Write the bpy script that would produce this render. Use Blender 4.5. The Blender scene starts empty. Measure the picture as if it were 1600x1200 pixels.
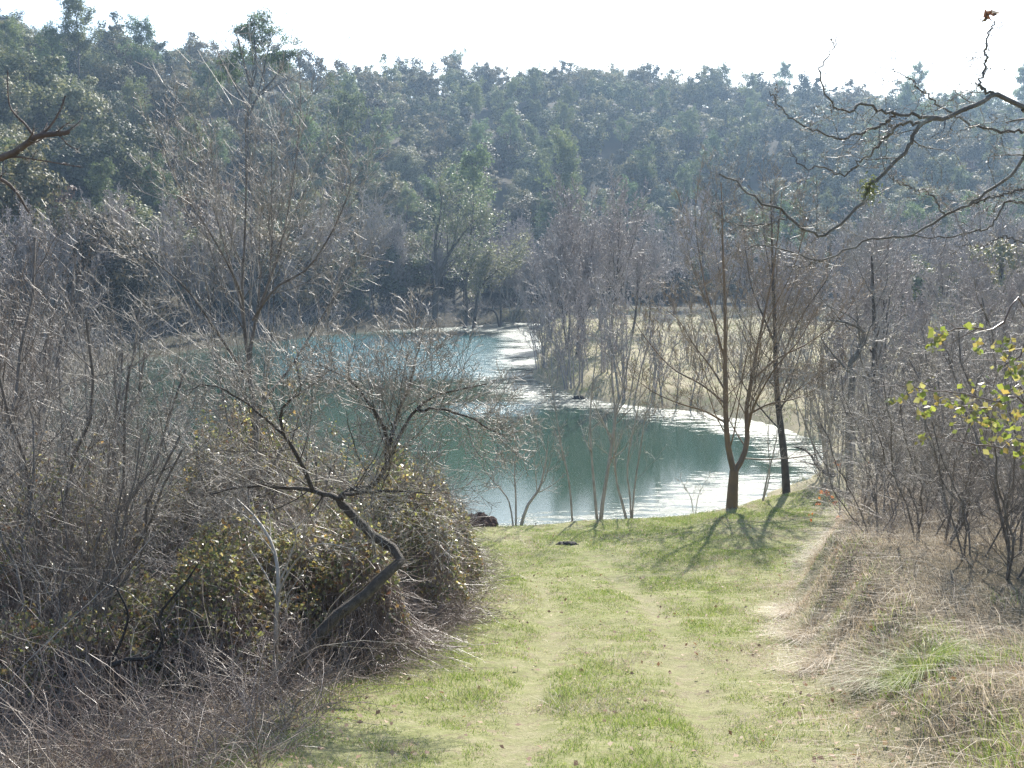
import bpy, math
import numpy as np
from math import radians as rad

# ------------------------------------------------------------------ camera, sky, sun, exposure
SC = bpy.context.scene
F, CX, CY, EYE, PITCH = 1716.0, 800.0, 600.0, 7.2, rad(6.65)
SUN_EL, SUN_AZ = 35.0, 14.0            # azimuth measured from +Y towards +X

cam_d = bpy.data.cameras.new("camera")
cam = bpy.data.objects.new("camera", cam_d)
SC.collection.objects.link(cam)
cam.location = (0, 0, EYE)
cam.rotation_euler = (rad(90) - PITCH, 0, 0)
cam_d.sensor_width = 36
cam_d.lens = 36 * F / 1600
cam_d.clip_start = 0.1
cam_d.clip_end = 5000
SC.camera = cam

world = bpy.data.worlds.new("World")
SC.world = world
world.use_nodes = True
wn = world.node_tree
sky = wn.nodes.new("ShaderNodeTexSky")
sky.sky_type = 'NISHITA'
sky.sun_disc = False
sky.sun_elevation = rad(SUN_EL)
sky.sun_rotation = rad(SUN_AZ)
sky.air_density = 1.0
sky.dust_density = 1.2
sky.ozone_density = 1.0
wn.links.new(sky.outputs[0], wn.nodes["Background"].inputs[0])
wn.nodes["Background"].inputs[1].default_value = 0.115

sun_d = bpy.data.lights.new("sun", 'SUN')
sun = bpy.data.objects.new("sun", sun_d)
SC.collection.objects.link(sun)
sun_d.energy = 5.0
sun_d.angle = rad(0.53)
sun_d.color = (1.0, 0.95, 0.87)
sun.rotation_euler = (rad(90 - SUN_EL), 0, rad(180 - SUN_AZ))
sun.location = (60, 200, 200)

SC.view_settings.view_transform = 'Standard'
SC.view_settings.look = 'None'
SC.view_settings.gamma = 1
SC.view_settings.exposure = 1.27
SC.cycles.use_denoising = True
SC.cycles.denoiser = 'OPENIMAGEDENOISE'
SC.cycles.denoising_prefilter = 'NONE'
SC.cycles.denoising_input_passes = 'RGB_ALBEDO_NORMAL'
SC.cycles.max_bounces = 6
SC.cycles.diffuse_bounces = 2
SC.cycles.glossy_bounces = 2
SC.cycles.transmission_bounces = 4
SC.cycles.volume_bounces = 0
SC.cycles.transparent_max_bounces = 4
SC.cycles.sample_clamp_direct = 8
SC.cycles.sample_clamp_indirect = 4

rng = np.random.default_rng(11)
C = SC.collection

# ------------------------------------------------------------------ maths helpers
def ray(u, v):
    a, b = (u - CX) / F, -(v - CY) / F
    return np.array([a, math.cos(PITCH) + b * math.sin(PITCH), -math.sin(PITCH) + b * math.cos(PITCH)])

def at(u, v, Y):
    d = ray(u, v)
    return np.array([0, 0, EYE]) + d * (Y / d[1])

def nrm(v):
    return v / (np.linalg.norm(v, axis=-1, keepdims=True) + 1e-9)

def hsh(ix, iy, s):
    h = (ix * 374761393 + iy * 668265263 + s * 974634777) & 0xFFFFFFFF
    h = ((h ^ (h >> 13)) * 1274126177) & 0xFFFFFFFF
    return ((h ^ (h >> 16)) & 0xFFFF) / 65535.0

def vnoise(x, y, scale, seed=0):
    x = np.asarray(x, float) / scale; y = np.asarray(y, float) / scale
    ix = np.floor(x).astype(np.int64); iy = np.floor(y).astype(np.int64)
    fx, fy = x - ix, y - iy
    fx = fx * fx * (3 - 2 * fx); fy = fy * fy * (3 - 2 * fy)
    a = hsh(ix, iy, seed); b = hsh(ix + 1, iy, seed); c = hsh(ix, iy + 1, seed); d = hsh(ix + 1, iy + 1, seed)
    return (a + (b - a) * fx) * (1 - fy) + (c + (d - c) * fx) * fy - 0.5

def sstep(a, b, x):
    t = np.clip((x - a) / (b - a), 0, 1)
    return t * t * (3 - 2 * t)

# ------------------------------------------------------------------ the lie of the land
def wpt(u, v):
    d = ray(u, v)
    t = -(EYE - 0.0) / d[2]
    return (d[0] * t, d[1] * t)

SHORE = [wpt(*p) for p in [(846, 506), (838, 522), (845, 545), (835, 570), (830, 592), (880, 612), (940, 628), (1010, 636),
                           (1100, 646), (1180, 658), (1250, 676), (1296, 700), (1292, 728), (1250, 752),
                           (1205, 778), (1120, 806), (1050, 818), (960, 830), (860, 838), (760, 842), (640, 845), (480, 840), (330, 825),
                           (180, 790), (90, 730), (70, 660), (120, 600), (200, 565), (300, 547), (420, 534), (540, 521), (640, 513),
                           (700, 512), (760, 507), (800, 504)]]
SHORE = np.array(SHORE)

def pond(x, y):
    """signed distance to the shore: negative over the water"""
    x = np.asarray(x, float); y = np.asarray(y, float)
    sh = x.shape
    px, py = x.ravel(), y.ravel()
    dm = np.full(px.shape, 1e9); ins = np.zeros(px.shape, bool)
    n = len(SHORE)
    for i in range(n):
        ax, ay = SHORE[i]; bx, by = SHORE[(i + 1) % n]
        ex, ey = bx - ax, by - ay
        t = np.clip(((px - ax) * ex + (py - ay) * ey) / (ex * ex + ey * ey), 0, 1)
        dm = np.minimum(dm, np.hypot(px - ax - t * ex, py - ay - t * ey))
        c = ((ay > py) != (by > py)) & (px < (bx - ax) * (py - ay) / (by - ay + 1e-12) + ax)
        ins ^= c
    d = np.where(ins, -dm, dm)
    d = d + 0.5 * vnoise(px, py, 2.2, 3) + 0.2 * vnoise(px, py, 0.7, 4)
    return d.reshape(sh)

U_ = [-2600, 0, 240, 480, 640, 840, 1100, 1600, 4200]
B_ = [60, 68, 88, 110, 122, 135, 140, 128, 100]
R_ = [150, 175, 190, 230, 260, 280, 290, 300, 280]
SU = [-2600, 0, 50, 100, 200, 300, 350, 470, 560, 700, 800, 900, 1000, 1100, 1200, 1300, 1400, 1500, 1600, 4200]
SV = [60, 30, 52, 68, 78, 86, 98, 112, 120, 126, 132, 132, 137, 145, 152, 160, 165, 166, 168, 220]

def xl(y): return np.interp(y, [0, 7, 10.8, 13, 15, 20.5, 28], [-1.6, -1.55, -1.5, -1.1, -0.7, -1.0, -1.7])
def xb(y): return np.interp(y, [0, 7, 10, 14, 18, 21.5, 27, 30], [2.1, 2.5, 2.95, 3.7, 5.0, 6.4, 8.6, 9.6])
def xc(y): return np.interp(y, [5, 7, 9, 12, 15, 18, 22, 27], [0.7, 0.75, 0.85, 1.15, 1.35, 1.2, 0.7, 0.2])

def land(x, y):
    x = np.asarray(x, float); y = np.asarray(y, float)
    near = np.interp(y, [-400, -60, -10, 0, 5, 8.9, 13.9, 20, 25.5, 29, 60, 120], [60, 20, 7.9, 5.5, 4.3, 3.4, 2.4, 1.4, 0.85, 0.5, 0.8, 1.3])
    k = 1 - sstep(24, 31, y)
    near = near + k * (0.55 + 0.6 * sstep(7.5, 13, y)) * sstep(-0.1, 0.85, x - xb(y) - 0.35 * vnoise(y, y, 1.1, 12)) + k * 0.5 * sstep(3, 14, x)
    near = near - k * 0.25 * sstep(0, 3, xl(y) - x)
    for s in (-0.75, 0.75):
        near = near - 0.05 * np.exp(-((x - xc(y) - s) / 0.2) ** 2) * sstep(24, 17, y)
    near = near + 0.10 * vnoise(x, y, 2.5, 1) + 0.06 * vnoise(x, y, 0.8, 2) + 0.03 * vnoise(x, y, 0.25, 5)
    fl = 1 - sstep(30, 70, y)
    near = near + fl * (x - 20).clip(0, 200) * 0.12
    near = near + fl * (-x - 18).clip(0, 200) * 0.12
    yy = np.maximum(y, 20)
    u = np.clip(800 + F * x / yy, -2600, 4200)
    b = np.interp(u, U_, B_); r = np.interp(u, U_, R_)
    top = EYE + (400 - np.interp(u, SU, SV)) / F * r - 5.0
    s = np.clip((y - b) / (r - b), 0, 1)
    s2 = 0.35 * s + 0.65 * sstep(0, 1, s) 
    hill = s2 * (top - 1.5) + np.minimum(s, 1) * (5 * vnoise(x, y, 42, 7) + 2.5 * vnoise(x, y, 17, 8))
    hill = hill - 0.06 * np.clip(y - r, 0, 400)
    z = near + hill
    d = pond(x, y) if np.any((np.abs(x) < 60) & (y > 20) & (y < 130)) else np.full(x.shape, 99.0)
    z = np.where(d > 0, np.minimum(z, 0.03 + 0.42 * d), np.maximum(-0.06 + 0.35 * d, -1.6))
    return z

def base(u, Y):
    """ground point at picture column u and distance Y"""
    X = (u - CX) / F * Y
    for _ in range(4):
        z = float(land(np.array([X]), np.array([Y]))[0])
        X = (u - CX) / F * (Y * math.cos(PITCH) + (EYE - z) * math.sin(PITCH))
    return np.array([X, Y, z])

# ------------------------------------------------------------------ materials
def N(nt, t, **kw):
    n = nt.nodes.new(t)
    for k, v in kw.items():
        setattr(n, k, v)
    return n

def ramp(nt, fac, stops):
    n = N(nt, "ShaderNodeValToRGB")
    el = n.color_ramp.elements
    while len(el) < len(stops): el.new(0.5)
    for e, (p, c) in zip(el, stops):
        e.position = p; e.color = (*c, 1)
    nt.links.new(fac, n.inputs[0])
    return n.outputs[0]

def noise(nt, scale, detail=4, rough=0.6, vec=None):
    n = N(nt, "ShaderNodeTexNoise")
    n.inputs["Scale"].default_value = scale
    n.inputs["Detail"].default_value = detail
    n.inputs["Roughness"].default_value = rough
    if vec is None:
        vec = N(nt, "ShaderNodeTexCoord").outputs["Object"]
    nt.links.new(vec, n.inputs["Vector"])
    return n.outputs[0]

def bark(name, c1, c2, scale=6, rough=0.75, spec=0.3, bump=0.3, c3=None):
    m = bpy.data.materials.new(name); m.use_nodes = True
    nt = m.node_tree; p = nt.nodes["Principled BSDF"]
    st = [(0.32, c1), (0.62, c2)] + ([(0.72, c3)] if c3 else [])
    f = noise(nt, scale)
    nt.links.new(ramp(nt, f, st), p.inputs["Base Color"])
    p.inputs["Roughness"].default_value = rough
    p.inputs["Specular IOR Level"].default_value = spec
    if bump:
        b = N(nt, "ShaderNodeBump"); b.inputs["Strength"].default_value = bump; b.inputs["Distance"].default_value = 0.02
        nt.links.new(noise(nt, scale * 6), b.inputs["Height"]); nt.links.new(b.outputs[0], p.inputs["Normal"])
    return m

def leafm(name, cols, rough=0.5, spec=0.35, trans=0.35, tone=False, objvar=0.25):
    """leaves: colour varies from leaf to leaf and from plant to plant, some light passes through"""
    m = bpy.data.materials.new(name); m.use_nodes = True
    nt = m.node_tree; p = nt.nodes["Principled BSDF"]; out = nt.nodes["Material Output"]
    g = N(nt, "ShaderNodeNewGeometry")
    k = len(cols)
    col = ramp(nt, g.outputs["Random Per Island"], [(i / max(k - 1, 1), c) for i, c in enumerate(cols)])
    oi = N(nt, "ShaderNodeAttribute" if tone else "ShaderNodeObjectInfo")
    if tone: oi.attribute_name = "tone"
    rnd = oi.outputs["Fac"] if tone else oi.outputs["Random"]
    hs = N(nt, "ShaderNodeHueSaturation")
    mr = N(nt, "ShaderNodeMapRange"); mr.inputs["To Min"].default_value = 1 - objvar; mr.inputs["To Max"].default_value = 1 + objvar * 1.2
    nt.links.new(rnd, mr.inputs["Value"]); nt.links.new(mr.outputs[0], hs.inputs["Value"])
    mh = N(nt, "ShaderNodeMapRange"); mh.inputs["To Min"].default_value = 0.5 - 0.035 * objvar * 4; mh.inputs["To Max"].default_value = 0.5 + 0.02 * objvar * 4
    wn_ = N(nt, "ShaderNodeTexWhiteNoise"); wn_.noise_dimensions = '1D'
    nt.links.new(rnd, wn_.inputs["W"]); nt.links.new(wn_.outputs[0], mh.inputs["Value"])
    nt.links.new(mh.outputs[0], hs.inputs["Hue"])
    nt.links.new(col, hs.inputs["Color"])
    nt.links.new(hs.outputs[0], p.inputs["Base Color"])
    p.inputs["Roughness"].default_value = rough
    p.inputs["Specular IOR Level"].default_value = spec
    t = N(nt, "ShaderNodeBsdfTranslucent")
    hs2 = N(nt, "ShaderNodeHueSaturation"); hs2.inputs["Saturation"].default_value = 1.15; hs2.inputs["Value"].default_value = 1.3
    nt.links.new(hs.outputs[0], hs2.inputs["Color"]); nt.links.new(hs2.outputs[0], t.inputs["Color"])
    mx = N(nt, "ShaderNodeMixShader"); mx.inputs[0].default_value = trans
    nt.links.new(p.outputs[0], mx.inputs[1]); nt.links.new(t.outputs[0], mx.inputs[2]); nt.links.new(mx.outputs[0], out.inputs[0])
    return m

M = {}
M['oak'] = leafm("evergreen_oak_leaf", [(0.065, 0.075, 0.034), (0.115, 0.125, 0.058), (0.20, 0.20, 0.11)], trans=0.3, rough=0.6, spec=0.25, objvar=0.5)
M['oakfar'] = leafm("far_oak_leaf", [(0.065, 0.075, 0.034), (0.115, 0.125, 0.058), (0.20, 0.20, 0.11)], trans=0.3, rough=0.6, spec=0.25, objvar=0.5, tone=True)
M['olive'] = leafm("olive_green_leaf", [(0.09, 0.105, 0.045), (0.15, 0.165, 0.07), (0.20, 0.20, 0.08)], trans=0.35)
M['pine'] = leafm("pine_needle", [(0.08, 0.115, 0.045), (0.125, 0.165, 0.07), (0.16, 0.20, 0.10)], trans=0.4, rough=0.6)
M['ivy'] = leafm("greyish_green_leaf", [(0.13, 0.15, 0.085), (0.19, 0.21, 0.12), (0.26, 0.27, 0.17)], trans=0.35)
M['bramble'] = leafm("bramble_leaf", [(0.065, 0.085, 0.04), (0.12, 0.14, 0.06), (0.19, 0.20, 0.09), (0.30, 0.26, 0.11), (0.15, 0.085, 0.05), (0.16, 0.17, 0.09)], rough=0.38, spec=0.7, trans=0.45, objvar=0.1)
M['yleaf'] = leafm("yellow_green_leaf", [(0.13, 0.18, 0.05), (0.22, 0.25, 0.07), (0.10, 0.12, 0.05), (0.30, 0.24, 0.09), (0.26, 0.27, 0.12)], trans=0.55, rough=0.4, objvar=0.05)
M['orange'] = leafm("withered_orange_leaf", [(0.40, 0.14, 0.05), (0.45, 0.20, 0.08), (0.30, 0.10, 0.05)], trans=0.5, rough=0.6, objvar=0.05)
M['brownleaf'] = leafm("withered_brown_leaf", [(0.20, 0.12, 0.07), (0.30, 0.20, 0.12), (0.42, 0.33, 0.22)], trans=0.2, rough=0.7, objvar=0.05)
M['fleaf'] = leafm("russet_leaf", [(0.10, 0.055, 0.03), (0.14, 0.085, 0.045), (0.09, 0.08, 0.04)], trans=0.3, rough=0.6, objvar=0.2)
M['grass'] = leafm("turf_blade", [(0.11, 0.175, 0.04), (0.18, 0.25, 0.06), (0.27, 0.31, 0.11), (0.42, 0.39, 0.24)], trans=0.4, rough=0.5, objvar=0.0)
M['dgrass'] = leafm("dry_grass_blade", [(0.38, 0.31, 0.23), (0.54, 0.47, 0.36), (0.27, 0.21, 0.15), (0.64, 0.58, 0.48)], trans=0.3, rough=0.55, objvar=0.0)
M['dgrass2'] = leafm("meadow_blade", [(0.22, 0.23, 0.12), (0.30, 0.27, 0.19), (0.17, 0.20, 0.09), (0.32, 0.29, 0.24)], trans=0.35, rough=0.6, objvar=0.0)
M['trunk'] = bark("dark_bark", (0.05, 0.04, 0.03), (0.11, 0.09, 0.07), 5)
M['twig'] = bark("grey_twig_bark", (0.20, 0.175, 0.14), (0.43, 0.39, 0.33), 3, rough=0.52, spec=0.42, bump=0)
M['twigp'] = bark("purplish_twig_bark", (0.28, 0.24, 0.215), (0.41, 0.36, 0.33), 2, rough=0.5, spec=0.4, bump=0)
M['twigpale'] = bark("pale_twig_bark", (0.26, 0.24, 0.21), (0.38, 0.35, 0.31), 2, rough=0.6, bump=0)
M['twigo'] = bark("orange_brown_bark", (0.11, 0.08, 0.05), (0.24, 0.15, 0.07), 1.2, rough=0.6, spec=0.4, bump=0.2)
M['lichen'] = bark("lichen_bark", (0.12, 0.11, 0.095), (0.22, 0.21, 0.18), 9, bump=0.9, c3=(0.42, 0.43, 0.36))
M['cane'] = bark("bramble_cane", (0.12, 0.08, 0.065), (0.28, 0.22, 0.18), 3, rough=0.4, spec=0.5, bump=0)
M['deadstem'] = bark("dead_stem", (0.17, 0.13, 0.10), (0.30, 0.25, 0.20), 3, rough=0.5, spec=0.5, bump=0)
M['mossy'] = bark("brown_mossy_bark", (0.055, 0.045, 0.035), (0.12, 0.10, 0.08), 14, bump=1.0, c3=(0.24, 0.22, 0.17))
M['stembrown'] = bark("grey_brown_stem", (0.10, 0.085, 0.07), (0.21, 0.185, 0.155), 7, rough=0.6, bump=0.5)
M['twigbrown'] = bark("brown_twig_bark", (0.11, 0.085, 0.065), (0.26, 0.21, 0.165), 3, rough=0.45, spec=0.5, bump=0)
M['twiggold'] = bark("golden_twig_bark", (0.17, 0.13, 0.085), (0.33, 0.25, 0.15), 2, rough=0.55, spec=0.4, bump=0)
M['moundleaf'] = leafm("pale_olive_leaf", [(0.22, 0.25, 0.09), (0.32, 0.33, 0.12), (0.44, 0.40, 0.20), (0.36, 0.24, 0.10), (0.20, 0.24, 0.10)], trans=0.6, rough=0.35, spec=0.8, objvar=0.05)
M['brokenwood'] = bark("split_wood", (0.09, 0.065, 0.055), (0.18, 0.14, 0.11), 12, bump=0.5)
M['charred'] = bark("blackened_wood", (0.02, 0.018, 0.016), (0.05, 0.045, 0.04), 12, bump=0.5)
M['earth'] = bark("dark_earth", (0.04, 0.022, 0.016), (0.10, 0.055, 0.04), 9, rough=0.95, bump=0.8)

def ground_mat():
    m = bpy.data.materials.new("ground_soil"); m.use_nodes = True
    nt = m.node_tree; p = nt.nodes["Principled BSDF"]; L = nt.links.new
    geo = N(nt, "ShaderNodeNewGeometry").outputs["Position"]
    def att(n):
        a = N(nt, "ShaderNodeAttribute"); a.attribute_name = n; return a.outputs["Fac"]
    def mix(f, a, b):
        x = N(nt, "ShaderNodeMix", data_type='RGBA')
        L(f, x.inputs[0]); L(a, x.inputs[6]); L(b, x.inputs[7]); return x.outputs[2]
    n1 = noise(nt, 1.1, 8, 0.7, geo); n2 = noise(nt, 6, 8, 0.75, geo); n3 = noise(nt, 0.12, 8, 0.7, geo); n4 = noise(nt, 35, 5, 0.7, geo)
    turf = ramp(nt, n2, [(0.3, (0.14, 0.15, 0.06)), (0.5, (0.22, 0.23, 0.10)), (0.7, (0.34, 0.31, 0.19))])
    worn = ramp(nt, n4, [(0.3, (0.15, 0.12, 0.08)), (0.5, (0.28, 0.24, 0.17)), (0.7, (0.40, 0.35, 0.26))])
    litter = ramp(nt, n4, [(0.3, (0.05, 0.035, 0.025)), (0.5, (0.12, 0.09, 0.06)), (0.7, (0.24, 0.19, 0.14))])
    meadow = ramp(nt, n1, [(0.3, (0.17, 0.19, 0.08)), (0.5, (0.30, 0.26, 0.18)), (0.7, (0.26, 0.26, 0.13))])
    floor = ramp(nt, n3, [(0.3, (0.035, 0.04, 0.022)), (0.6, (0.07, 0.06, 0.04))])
    t = N(nt, "ShaderNodeMath", operation='MULTIPLY_ADD'); L(n1, t.inputs[0]); t.inputs[1].default_value = 1.6; t.inputs[2].default_value = -0.75
    a = N(nt, "ShaderNodeMath", operation='ADD', use_clamp=True); L(t.outputs[0], a.inputs[0]); L(att("worn"), a.inputs[1])
    soil = ramp(nt, noise(nt, 3.2, 8, 0.85, geo), [(0.52, (0, 0, 0)), (0.60, (0.8, 0.8, 0.8))])
    turf = mix(soil, turf, ramp(nt, n4, [(0.35, (0.10, 0.075, 0.05)), (0.65, (0.30, 0.24, 0.17))]))
    c = mix(a.outputs[0], turf, worn)
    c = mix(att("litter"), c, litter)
    c = mix(att("meadow"), c, meadow)
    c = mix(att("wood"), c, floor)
    L(c, p.inputs["Base Color"])
    p.inputs["Roughness"].default_value = 0.95; p.inputs["Specular IOR Level"].default_value = 0.1
    b = N(nt, "ShaderNodeBump"); b.inputs["Strength"].default_value = 0.8; b.inputs["Distance"].default_value = 0.03
    L(n4, b.inputs["Height"]); L(b.outputs[0], p.inputs["Normal"])
    return m

def water_mat():
    m = bpy.data.materials.new("pond_water"); m.use_nodes = True
    nt = m.node_tree; p = nt.nodes["Principled BSDF"]; L = nt.links.new
    geo = N(nt, "ShaderNodeNewGeometry").outputs["Position"]
    a = N(nt, "ShaderNodeAttribute"); a.attribute_name = "ruffle"
    br = N(nt, "ShaderNodeAttribute"); br.attribute_name = "breeze"
    mp = N(nt, "ShaderNodeMapping"); mp.inputs["Scale"].default_value = (0.7, 3.2, 1); L(geo, mp.inputs[0])
    nz = noise(nt, 1.0, 8, 0.72, mp.outputs[0])
    # ruffle + noise -> sharp-edged wind patches
    s = N(nt, "ShaderNodeMath", operation='MULTIPLY_ADD'); L(nz, s.inputs[0]); s.inputs[1].default_value = 3.4; s.inputs[2].default_value = -1.8
    s2 = N(nt, "ShaderNodeMath", operation='ADD'); L(s.outputs[0], s2.inputs[0]); L(a.outputs["Fac"], s2.inputs[1])
    r = N(nt, "ShaderNodeMapRange"); L(s2.outputs[0], r.inputs[0]); r.inputs[1].default_value = 0.52; r.inputs[2].default_value = 0.56
    ruf = r.outputs[0]
    cm = N(nt, "ShaderNodeMix", data_type='RGBA'); L(br.outputs["Fac"], cm.inputs[0]); cm.inputs[6].default_value = (0.027, 0.060, 0.040, 1); cm.inputs[7].default_value = (0.045, 0.16, 0.19, 1); L(cm.outputs[2], p.inputs["Base Color"])  # teal in the breeze patches paints reflected sky into the base colour
    p.inputs["IOR"].default_value = 1.33
    rr = N(nt, "ShaderNodeMapRange"); L(ruf, rr.inputs[0]); rr.inputs[3].default_value = 0.02; rr.inputs[4].default_value = 0.31
    bq = N(nt, "ShaderNodeMapRange"); L(br.outputs["Fac"], bq.inputs[0]); bq.inputs[2].default_value = 0.7; bq.inputs[3].default_value = 0.02; bq.inputs[4].default_value = 0.17
    mq = N(nt, "ShaderNodeMath", operation='MAXIMUM'); L(rr.outputs[0], mq.inputs[0]); L(bq.outputs[0], mq.inputs[1])
    L(mq.outputs[0], p.inputs["Roughness"])
    mp2 = N(nt, "ShaderNodeMapping"); mp2.inputs["Scale"].default_value = (0.55, 1.5, 1); L(geo, mp2.inputs[0])
    w1 = noise(nt, 6, 5, 0.7, mp2.outputs[0])
    w2 = noise(nt, 14, 3, 0.6, mp2.outputs[0])
    hh = N(nt, "ShaderNodeMath", operation='MULTIPLY_ADD'); L(w2, hh.inputs[0]); hh.inputs[1].default_value = 0.4; L(w1, hh.inputs[2])
    st = N(nt, "ShaderNodeMath", operation='MAXIMUM')
    L(ruf, st.inputs[0]); L(br.outputs["Fac"], st.inputs[1])
    st2 = N(nt, "ShaderNodeMapRange"); L(st.outputs[0], st2.inputs[0]); st2.inputs[3].default_value = 0.022; st2.inputs[4].default_value = 0.7
    b = N(nt, "ShaderNodeBump"); b.inputs["Distance"].default_value = 0.09
    L(st2.outputs[0], b.inputs["Strength"]); L(hh.outputs[0], b.inputs["Height"]); L(b.outputs[0], p.inputs["Normal"])
    return m

# ------------------------------------------------------------------ mesh helpers
def make(name, parts, mat, parent=None, smooth=False, attrs=None):
    """parts: list of (verts Nx3, faces Mx3 or Mx4) -> ONE mesh object"""
    vs, fs, off = [], [], 0
    for v, f in parts:
        if len(v) == 0: continue
        vs.append(np.asarray(v, np.float32)); fs.append(np.asarray(f, np.int32) + off); off += len(v)
    V = np.concatenate(vs)
    me = bpy.data.meshes.new(name)
    me.vertices.add(len(V)); me.vertices.foreach_set("co", V.ravel())
    idx = np.concatenate([f.ravel() for f in fs])
    tot = np.concatenate([np.full(len(f), f.shape[1], np.int32) for f in fs])
    me.loops.add(len(idx)); me.loops.foreach_set("vertex_index", idx)
    me.polygons.add(len(tot))
    me.polygons.foreach_set("loop_start", np.concatenate([[0], np.cumsum(tot)[:-1]]).astype(np.int32))
    me.polygons.foreach_set("loop_total", tot)
    if smooth: me.polygons.foreach_set("use_smooth", np.ones(len(tot), bool))
    for k, a in (attrs or {}).items():
        at_ = me.attributes.new(k, 'FLOAT', 'POINT'); at_.data.foreach_set("value", np.asarray(a, np.float32))
    me.materials.append(mat)
    me.update()
    o = bpy.data.objects.new(name, me)
    C.objects.link(o)
    if parent is not None: o.parent = parent
    return o

def tag(o, label=None, cat=None, group=None, kind=None):
    if label: o["label"] = label
    if cat: o["category"] = cat
    if group: o["group"] = group
    if kind: o["kind"] = kind
    return o

def thing(name, loc, label, cat, group=None, rz=0.0, s=1.0):
    o = bpy.data.objects.new(name, None); C.objects.link(o)
    o.empty_display_size = 0.2
    o.location = loc; o.rotation_euler = (0, 0, rz); o.scale = (s, s, s) if np.isscalar(s) else s
    return tag(o, label, cat, group)

def dup(root, loc, rz, s, label, group=None):
    r = root.copy(); C.objects.link(r)
    r.location = loc; r.rotation_euler = (0, 0, rz); r.scale = (s, s, s) if np.isscalar(s) else s
    r["label"] = label
    if group: r["group"] = group
    elif "group" in r: del r["group"]
    for ch in list(root.children):
        c = ch.copy(); C.objects.link(c); c.parent = r
    return r

class Kind:
    """a kind of thing: the first placing moves the prototype, later ones copy it"""
    def __init__(self, root): self.root = root; self.used = False
    def put(self, loc, rz, s, label, group=None):
        if not self.used:
            self.used = True; r = self.root
            r.location = loc; r.rotation_euler = (0, 0, rz); r.scale = (s, s, s) if np.isscalar(s) else s
            r["label"] = label
            if group: r["group"] = group
            return r
        return dup(self.root, loc, rz, s, label, group)

def tubes(P, R, k=4):
    """P (B,n,3) centre lines, R (B,n) radii -> verts, quads"""
    P = np.asarray(P, float); R = np.asarray(R, float)
    B, n, _ = P.shape
    T = nrm(np.gradient(P, axis=1))
    a = np.empty_like(P)
    ref = nrm(rng.normal(size=(B, 3)))
    a[:, 0] = nrm(np.cross(T[:, 0], ref))
    for i in range(1, n):
        v = a[:, i - 1]
        a[:, i] = nrm(v - T[:, i] * np.sum(v * T[:, i], -1, keepdims=True))
    b = np.cross(T, a)
    th = np.arange(k) * 2 * math.pi / k
    ring = a[:, :, None, :] * np.cos(th)[None, None, :, None] + b[:, :, None, :] * np.sin(th)[None, None, :, None]
    V = P[:, :, None, :] + ring * R[:, :, None, None]
    bi = np.arange(B)[:, None, None] * n * k; ii = np.arange(n - 1)[None, :, None] * k; j = np.arange(k)[None, None, :]; j2 = (j + 1) % k
    f = np.stack([bi + ii + j, bi + ii + j2, bi + ii + k + j2, bi + ii + k + j], -1)
    return V.reshape(-1, 3), f.reshape(-1, 4)

def resample(pts, m, jit=0.0):
    """smooth a traced polyline to m points (Catmull-Rom)"""
    p = np.asarray(pts, float)
    if len(p) < 3:
        t = np.linspace(0, 1, m)[:, None]; q = p[0] * (1 - t) + p[-1] * t
    else:
        e = np.vstack([2 * p[0] - p[1], p, 2 * p[-1] - p[-2]])
        out = []
        for s in np.linspace(0, len(p) - 1 - 1e-6, m):
            i = int(s); f = s - i
            p0, p1, p2, p3 = e[i], e[i + 1], e[i + 2], e[i + 3]
            out.append(0.5 * (2 * p1 + (p2 - p0) * f + (2 * p0 - 5 * p1 + 4 * p2 - p3) * f ** 2 + (3 * p1 - p0 - 3 * p2 + p3) * f ** 3))
        q = np.array(out)
    if jit: q[1:-1] += rng.normal(size=(m - 2, 3)) * jit
    return q

def grow(P, R, cnt, t0=0.2, t1=0.95, ang=40, lr=0.5, n=5, up=0.1, wig=0.15, rr=0.5, rtip=0.35, rmin=0.0015, jit=0.3, fall=0.5, dang=12):
    B, m, _ = P.shape
    cnt = max(1, cnt)
    idx = np.repeat(np.arange(B), cnt); K = len(idx)
    kk = np.tile(np.arange(cnt), B)
    t = np.clip(t0 + (t1 - t0) * (kk + rng.random(K)) / cnt, 0, 0.999)
    s = t * (m - 1); i = s.astype(int); f = (s - i)[:, None]
    pos = P[idx, i] * (1 - f) + P[idx, i + 1] * f
    T = nrm(P[idx, i + 1] - P[idx, i])
    r = R[idx, i] * (1 - f[:, 0]) + R[idx, i + 1] * f[:, 0]
    plen = np.linalg.norm(np.diff(P, axis=1), axis=-1).sum(1)
    L = plen[idx] * lr * (1 - fall * t) * rng.uniform(1 - jit, 1 + jit, K)
    az = kk * 2.4 + rng.random(B)[idx] * 6.28 + rng.normal(size=K) * 0.5
    ref = np.tile(np.array([0.31, 0.17, 0.05]), (K, 1)) + rng.normal(size=(K, 3)) * 0.05
    a = nrm(np.cross(T, ref)); b = np.cross(T, a)
    an = np.radians(ang + rng.normal(size=K) * dang)[:, None]
    d = np.cos(an) * T + np.sin(an) * (np.cos(az)[:, None] * a + np.sin(az)[:, None] * b)
    pts = [pos]; st = (L / (n - 1))[:, None]
    for q in range(n - 1):
        d = nrm(d + np.array([0, 0, up]) + rng.normal(size=(K, 3)) * wig)
        pts.append(pts[-1] + d * st)
    Pc = np.stack(pts, 1)
    r0 = np.maximum(r * rr, rmin * 1.3)
    Rc = r0[:, None] * (1 - (1 - rtip) * np.linspace(0, 1, n)[None, :])
    return Pc, np.maximum(Rc, rmin)

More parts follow.
